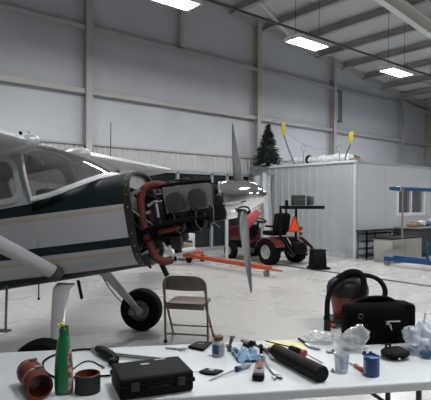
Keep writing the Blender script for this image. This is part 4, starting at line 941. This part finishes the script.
mb = MB(); mb.tube([(-.06, .01, .006), (-.085, .02, .003), (-.11, .025, .003)], .0015, n=5); mb.build('wire', mat('tool_steel', (.28, .28, .28), .35, .9), t)
# white bottle
t = on_table('supplement_bottle', 'clear-white bottle with rust red cap and blue label', 'bottle', .208, .515)
mb = MB(); mb.lathe([(.028, 0), (.033, .004), (.034, .01), (.034, .068), (.030, .078), (.022, .084), (.022, .09)], n=28); bb = mb.build('bottle_body', mat('bottle_offwhite', (.36, .36, .36), .35), t)
mb = MB(); mb.lathe([(.0235, .086), (.026, .088), (.026, .104), (.022, .109), (.004, .110)], n=28); mb.build('cap', mat('cap_rust', (.10, .03, .02), .5), t)
mb = MB(); mb.lathe([(.0345, .022), (.0348, .024), (.0348, .062), (.0345, .064)], n=28, cap=False)
bl_ = mb.build('label_band', mat('label_grey', (.30, .32, .33), .5, var=.4, scale=60), bb)
mb = MB(); rows = [[mb.V((.0353*math.cos(a), .0353*math.sin(a), z)) for a in [math.radians(200+8*i) for i in range(9)]] for z in (.018, .066)]
for i in range(8): mb.quad([rows[0][i], rows[0][i+1], rows[1][i+1], rows[1][i]])
mb.build('blue_label', mat('label_blue', (.012, .05, .14), .4), bb)
t = on_table('hose_fitting', 'dull metal threaded fitting standing right beside the red-capped bottle', 'fitting', .283, .585)
mb = MB(); mb.cyl((0, 0, 0), (0, 0, .03), .014, n=12); mb.cyl((0, 0, .03), (.015, 0, .075), .008, .011, n=12); mb.cyl((-.02, 0, .03), (.01, 0, .03), .011, n=10); mb.build('elbow_body', mat('fitting_dull', (.15, .14, .13), .4, .8), t)
mb = MB(); mb.cyl((.015, 0, .072), (.017, 0, .086), .014, n=6); mb.build('hex_nut', mat('tool_steel', (.28, .28, .28), .35, .9), t)
# screwdrivers
def screwdriver(name, label, a, b_, hl, hc, tipc, r=.013, cap=None):
    a, b_ = Vector(tuple(a)+(0,)), Vector(tuple(b_)+(0,)); d = (b_-a); Ln = d.length
    t = on_table(name, label, 'screwdriver', a.x, a.y, math.atan2(d.y, d.x)); z = r+.0005
    mb = MB(); mb.cyl((Ln-hl, 0, z), (.012, 0, .005), .0033, n=10); mb.box((.008, 0, .005), (.016, .006, .0025)); mb.build('shaft', mat('tool_steel', (.28, .28, .28), .35, .9), t)
    mb = MB(); mb.lathe([(.006, 0), (r*.75, .006), (r*.8, .018), (r*.62, .026), (r, .045), (r, hl-.012), (r*.7, hl)], (Ln-hl, 0, z), (1, 0, 0), 12); mb.build('handle', hc, t)
    if cap:
        mb = MB(); mb.lathe([(r*.5, 0), (r*1.05, .004), (r*1.05, .024), (r*.7, .032)], (Ln-hl-.004, 0, z), (1, 0, 0), 12); mb.build('collar', cap, t)
screwdriver('screwdriver', 'screwdriver with clear handle and blue collar pointing left', (.103, .154), (.334, .315), .10, mat('handle_clear', (.28, .33, .40), .2, trans=.3), 0, .013, mat('collar_navy', (.008, .03, .085), .4))
screwdriver('screwdriver', 'screwdriver with black handle and red collar beyond the black tube', (.718, .305), (.615, .535), .12, M_dark, 0, .0175, mat('collar_red', (.30, .015, .012), .4))
screwdriver('screwdriver', 'small red and black screwdriver between the clear cup and the blue can', (.850, .290), (.866, .150), .08, mat('handle_red', (.22, .014, .009), .4), 0, .010, mat('collar_orange', (.45, .10, .02), .4))
# blue rag with fittings
t = on_table('blue_rag', 'crumpled light blue shop rag under the pile of tools', 'rag', .352, .465); t.scale = (.84, .84, 1.0)
mb = MB()
def rag(u_, v):
    x, y = (u_-.5)*.15, (v-.5)*.22
    return Vector((x+.02*noise.noise(Vector((x*20, y*20, 3))), y+.02*noise.noise(Vector((x*20, y*20, 9))), .022+.028*noise.noise(Vector((x*26, y*26, 1)))+.02*noise.noise(Vector((x*60, y*50, 5)))-.12*max(abs(u_-.5), abs(v-.5))**3))
mb.grid(rag, 30, 30)
for v in mb.bm.verts: v.co.z = max(v.co.z, .003)
mb.build('rag_cloth', mat('rag_blue', (.16, .28, .42), .8, var=.12, scale=30), t, fixn=False)
for k, (u_, n_, c, lb) in enumerate(((.40, .56, M_dark, 'black plastic fitting on the blue rag at its far corner'), (.30, .515, mat('fitting_dull', (.15, .14, .13), .4, .8), 'dull metal fitting at the left corner of the blue rag'), (.435, .475, M_dark, 'small black knob on the right side of the blue rag'))):
    t = on_table('tube_fitting', lb, 'fitting', u_, n_, k*.7, h=.0)
    hh = .03 if k != 1 else .0
    mb = MB(); mb.cyl((-.018, 0, .012+hh), (.018, 0, .016+hh), .011, n=12); mb.cyl((0, 0, .0+(hh*.5)), (0, 0, .03+hh), .009, n=10); mb.build('body', c, t)
    mb = MB(); mb.cyl((.016, 0, .016+hh), (.024, 0, .016+hh), .014, n=6); mb.build('nut', c, t)
# wrench crossing the rag
t = on_table('pipe_wrench', 'steel wrench with a brownish handle lying across behind the blue rag', 'wrench', .445, .575, math.atan2(-.25, .13))
mb = MB(); mb.prism([(-.14, -.012), (-.10, -.016), (-.02, -.012), (-.02, .012), (-.09, .018), (-.135, .016), (-.15, .004)], (0, 0, .016), (1, 0, 0), (0, 1, 0), .014, .003); mb.cyl((-.03, 0, .024), (.03, 0, .02), .008, n=10); mb.build('jaw', mat('worn_steel', (.17, .165, .16), .4, .8), t)
mb = MB(); mb.tube([(.02, 0, .018), (.06, 0, .016), (.10, 0, .013)], .012, n=12, rf=lambda f: .009+.004*math.sin(PI*f)); mb.build('handle', mat('handle_brown', (.12, .06, .04), .5), t)
mb = MB(); mb.cyl((-.11, -.012, .01), (-.04, -.014, .01), .0095, n=12); mb.build('spindle', M_dark, t)
# bolt cutter / pencil-like rod behind
t = on_table('black_marker', 'thin dark rod lying at the far edge behind the yellow paper', 'pen', .60, .64, -.9)
mb = MB(); mb.cyl((-.12, 0, .0052), (.10, 0, .0052), .003, n=8); mb.build('barrel', M_dark, t)
mb = MB(); mb.cyl((.10, 0, .0052), (.118, 0, .0052), .003, .001, n=8); mb.build('tip', M_eng, t)
t = on_table('utility_knife', 'grey utility knife with a red insert at the near end of the rag', 'knife', .366, .245, math.atan2(.275, .087)); t.scale = (.85, .92, .9)
mb = MB(); mb.prism([(-.155, -.018), (-.14, -.030), (-.03, -.026), (.07, -.022), (.12, -.012), (.12, .012), (.06, .022), (-.04, .026), (-.13, .028), (-.155, .016)], (0, 0, .002), (1, 0, 0), (0, 1, 0), .030, .009); mb.build('body', mat('knife_grey', (.10, .105, .11), .4, .4), t)
mb = MB(); mb.prism(rrect(-.05, -.013, .07, .013, .010, 4), (0, 0, .030), (1, 0, 0), (0, 1, 0), .008, .003); mb.build('red_insert', mat('insert_dark_red', (.16, .018, .014), .4), t)
mb = MB(); mb.box((-.135, 0, .018), (.05, .062, .034), bev=.012); mb.build('end_cap', M_dark, t)
# combination spanner
t = on_table('combination_spanner', 'polished steel combination spanner between the knife and black tube', 'spanner', .424, .285, math.atan2(-.313, .0))
mb = MB(); mb.prism([(-.12, -.008), (.12, -.007), (.12, .007), (-.12, .008)], (0, 0, .003), (1, 0, 0), (0, 1, 0), .007, .002)
jaw = [(.115, -.012), (.135, -.024), (.165, -.020), (.172, -.012), (.150, -.008), (.148, .006), (.170, .012), (.160, .022), (.132, .022), (.115, .012)]
mb.prism(jaw, (0, 0, .001), (1, 0, 0), (0, 1, 0), .011, .002)
mb.frame([(-.137+.020*math.cos(a), .020*math.sin(a)) for a in [2*PI*i/24 for i in range(24)]], [(-.137+.011*math.cos(a), .011*math.sin(a)) for a in [2*PI*i/24 for i in range(24)]], lambda x, y, h: (x, y, .001+h), .012)
mb.build('spanner_body', mat('spanner_chrome', (.34, .34, .35), .28, .9), t)
# black torch tube
a, b_ = Vector((.500, .445, 0)), Vector((.615, .055, 0)); d = b_-a
t = on_table('flashlight', 'long thick black cylindrical tube lying towards the near table edge', 'tube', a.x, a.y, math.atan2(d.y, d.x))
Ln = d.length
mb = MB(); mb.lathe([(.024, 0), (.033, .006), (.036, .03), (.037, Ln*.5), (.0385, Ln-.02), (.037, Ln-.004), (.033, Ln)], (0, 0, .0388), (1, 0, 0), 32); mb.build('tube_body', mat('tube_black', (.004, .004, .0045), .6, spec=.15), t)
mb = MB(); mb.lathe([(.030, 0), (.0388, .003), (.0388, .010), (.037, .012)], (Ln-.018, 0, .0388), (1, 0, 0), 32); mb.build('end_ring', mat('ring_black', (.007, .007, .007), .5, spec=.2), t)
mb = MB(); mb.cyl((-.055, 0, .03), (.003, 0, .036), .010, .014, n=12); mb.build('neck', mat('neck_teal', (.01, .03, .04), .5), t)
t = on_table('thin_pliers', 'small pointed pliers with one black handle lying on the yellow paper edge', 'pliers', .745, .60, -1.3)
mb = MB(); mb.tube([(-.12, .018, .012), (-.05, .010, .010), (.0, .0, .010)], .0075, n=8, smooth=1); mb.build('grip', M_dark, t)
mb = MB(); mb.tube([(-.02, -.002, .008), (.04, -.006, .008), (.10, .01, .008)], .007, n=8, smooth=1, rf=lambda f: .009-.004*f); mb.build('jaw', mat('spanner_chrome', (.34, .34, .35), .28, .9), t)
mb = MB(); mb.prism([(-.11, .10), (-.01, .135), (.15, .04), (.06, -.14), (-.03, -.06), (-.09, .02)], (0, 0, .0004), (1, 0, 0), (0, 1, 0), .0012); o = mb.build('yellow_paper', mat('paper_yellow', (.62, .60, .32), .7, var=.02)); o.location = tp(.615, .62, .0); o.rotation_euler = (0, 0, TA); tag(o, 'pale yellow sheet of paper lying beyond the black tube', 'paper')
# plastic bags
M_bag = thin_glass('clear_plastic', (.93, .94, .95), .10, .12, body=(.68, .69, .71), bodyf=.27)
M_bag2 = thin_glass('cloudy_plastic', (.90, .92, .95), .12, .15, body=(.60, .65, .72), bodyf=.42)
def bag(name, label, u_, n_, sx, sy, sz, m_, seed, fr=1., rz=0., pinch=0):
    t = on_table(name, label, 'plastic bag', u_, n_, rz)
    mb = MB(); mb.ball((0, 0, sz*.5), (sx/2, sy/2, sz/2), 40, 24)
    for v in mb.bm.verts:
        q = v.co*14*fr+Vector((seed, 0, 0)); k = noise.noise(q)*.42+noise.noise(q*2.3)*.30+noise.noise(q*5)*.12
        c = Vector((0, 0, sz*.4)); v.co = c+(v.co-c)*(1+k); v.co.z = max(.002, v.co.z)
        if pinch: v.co.x += pinch*v.co.z
    mb.build('film', m_, t, ang=12); return t
bag('plastic_bag', 'small clear crinkled plastic bag lying left of the larger ones', .85, .68, .17, .16, .055, M_bag, 2, 1.3)
bg = bag('plastic_bag', 'clear plastic parts bag with an open mouth in front of the black tool bag', .965, .50, .20, .13, .12, M_bag, 7, .8, pinch=.2)
mb = MB(); mb.ball((-.01, .0, .06), (.035, .03, .03), 12, 8); mb.build('grey_contents', mat('contents_grey', (.13, .13, .14), .6), bg)
bg = bag('plastic_bag', 'cloudy plastic bag of blue parts at the right end of the table', 1.335, .40, .17, .26, .15, M_bag2, 11, .9)
for k, (x, y) in enumerate(((-.04, -.09), (.02, -.06), (.05, .0), (-.03, .04))):
    mb = MB(); mb.box((x, y, .02), (.05, .035, .022), k*.7, bev=.005); mb.build('blue_part', mat('part_blue', (.02, .11, .22), .4), bg)
mb = MB(); mb.cyl((.0, .02, .03), (.03, .02, .215), .005, n=8); mb.build('standing_rod', mat('rod_white', (.5, .5, .5), .4), bg)
# loose parts
for k, (u_, n_, s_, lb) in enumerate(((.83, .47, .022, 'flat grey metal bracket lying left of the clear cup'), (1.0, .42, .016, 'small dark clip lying behind the blue can, nearer the cup'), (1.04, .41, .016, 'small black clip lying behind the blue can, nearer the pouch'))):
    t = on_table('metal_clip', lb, 'clip', u_, n_, k)
    mb = MB(); mb.box((0, 0, s_*.25), (s_*2.2, s_*1.2, s_*.5), bev=.002); mb.cyl((s_*.5, 0, s_*.4), (s_*.5, 0, s_*.9), s_*.35, n=12)
    mb.build('bracket_body', (mat('bracket_grey', (.22, .22, .23), .4, .5), M_dark, M_dark)[k], t)
t = on_table('hex_nut', 'tiny steel nut on the table between the black tube and clear cup', 'nut', .717, .185)
mb = MB(); mb.lathe([(.005, 0), (.0095, 0), (.0095, .008), (.005, .008)], n=6, cap=False); mb.skin([mb.ring((0, 0, z), Vector((1, 0, 0)), Vector((0, 1, 0)), .005, 12) for z in (0, .008)], cap=False); mb.cyl((0, 0, 0), (0, 0, .018), .0045, n=10); mb.build('nut_body', mat('tool_steel', (.28, .28, .28), .35, .9), t)
# clear cup
t = on_table('plastic_cup', 'translucent plastic measuring cup with faint blue markings', 'cup', .764, .185)
mb = MB(); mb.lathe([(.001, .001), (.028, .001), (.030, .003), (.0375, .082), (.0395, .084), (.039, .086), (.0365, .084), (.029, .005), (.001, .004)], n=32, cap=False); mb.build('cup_wall', thin_glass('cup_plastic', (.90, .92, .94), .08, .1, body=(.6, .62, .65), bodyf=.40), t)
for k, z in enumerate((.025, .038, .051, .064)):
    mb = MB(); r = .030+.0075*z/.08+.0012
    rows = [[mb.V((r*math.cos(a), r*math.sin(a), zz)) for a in [math.radians(235+6*i) for i in range(8-(k % 2)*3)]] for zz in (z, z+.0045)]
    for i in range(len(rows[0])-1): mb.quad([rows[0][i], rows[0][i+1], rows[1][i+1], rows[1][i]])
    mb.build('blue_mark', mat('mark_blue', (.05, .13, .32), .5), t)
# blue can
t = on_table('blue_can', 'blue metal can standing near the right part of the near edge', 'can', .885, .115)
M_can = mat('can_blue', (.004, .05, .19), .35, coat=.2, var=.15, scale=20)
mb = MB(); mb.lathe([(.036, 0), (.038, .002), (.038, .088), (.036, .090), (.034, .088), (.034, .086), (.001, .086)], n=32); cb = mb.build('can_body', M_can, t)
mb = MB(); mb.lathe([(.0355, .0895), (.038, .0885), (.0385, .092), (.036, .0935), (.0345, .0915)], n=32, cap=False); mb.build('rim', mat('rim_blue', (.012, .07, .25), .3, .4), t)
mb = MB(); rows = [[mb.V((.0386*math.cos(a), .0386*math.sin(a), z)) for a in [math.radians(165+8*i) for i in range(6)]] for z in (.012, .076)]
for i in range(5): mb.quad([rows[0][i], rows[0][i+1], rows[1][i+1], rows[1][i]])
mb.build('pale_label', mat('label_pale', (.22, .24, .26), .5), cb)
# black pouch with clips
t = on_table('zip_pouch', 'oval black zipped pouch lying between the blue can and the cloudy bag', 'pouch', 1.135, .335, .25)
mb = MB(); mb.ball((0, 0, .028), (.080, .066, .028), 28, 12)
for v in mb.bm.verts: v.co.z = max(.001, v.co.z+.005*noise.noise(v.co*30))
mb.build('pouch_body', mat('pouch_black', (.004, .004, .0045), .65, spec=.12), t)
mb = MB(); mb.tube([(.078*math.cos(a), .064*math.sin(a), .032) for a in [2*PI*i/30 for i in range(30)]], .0035, n=6, closed=True); mb.build('zip', M_dark, t)
mb = MB(); mb.tube([(-.03, .035, .05), (-.028, .04, .066), (-.005, .04, .064), (.0, .035, .052)], .006, n=8, smooth=1); mb.build('strap_loop', M_dark, t)
for x, y in ((-.03, -.060), (.035, -.056)):
    mb = MB(); mb.ball((x, y, .016), (.010, .006, .006), 10, 6); mb.build('silver_snap', mat('snap_silver', (.55, .55, .55), .3, .8), t)
# big black tool bag
t = on_table('tool_bag', 'large soft black tool bag standing on the far side of the table', 'bag', 1.195, .665, 0)
mb = MB(); rings = []
for z, sx, sy, xo in ((0, .205, .085, .01), (.01, .212, .092, .01), (.08, .215, .095, .008), (.16, .212, .09, .004), (.20, .205, .08, 0), (.225, .19, .06, -.004), (.235, .15, .03, -.01)):
    ring = []
    for i in range(44):
        a = 2*PI*i/44; c, s_ = math.cos(a), math.sin(a)
        x = xo+sx*math.copysign(abs(c)**.45, c); y = sy*math.copysign(abs(s_)**.55, s_)
        k = noise.noise(Vector((x*12, y*12, z*14)))*.010
        ring.append(mb.V((x+k, y+k*1.2, z+(k*1.2 if z > .05 else 0))))
    rings.append(ring)
mb.skin(rings); mb.build('bag_body', mat('bag_black', (.003, .003, .0033), .9, spec=.08), t, ang=60)
mb = MB(); mb.tube([(-.14, 0, .21), (-.09, 0, .244), (.0, .0, .25), (.08, 0, .244), (.13, 0, .21)], .018, n=10, smooth=2, flat=1.4); mb.build('carry_handle', mat('bag_black', (.005, .005, .0055), .85), t)
mb = MB(); mb.box((.185, -.02, .12), (.07, .13, .22), bev=.025); mb.build('end_pocket', mat('bag_black', (.005, .005, .0055), .85), t)
mb = MB(); mb.tube([(-.145+.014*math.cos(a), -.100, .170+.013*math.sin(a)) for a in [2*PI*i/18 for i in range(18)]], .004, n=6, closed=True); mb.build('d_ring', mat('ring_steel', (.04, .04, .04), .4, .7), t)
mb = MB(); mb.box((.055, -.104, .135), (.09, .008, .008), bev=.002); mb.box((.02, -.104, .126), (.02, .008, .022), bev=.002); mb.cyl((.034, -.104, .12), (.045, -.106, .085), .008, .004, n=8); mb.build('metal_tool_clip', mat('clip_silver', (.50, .50, .48), .35, .8), t)
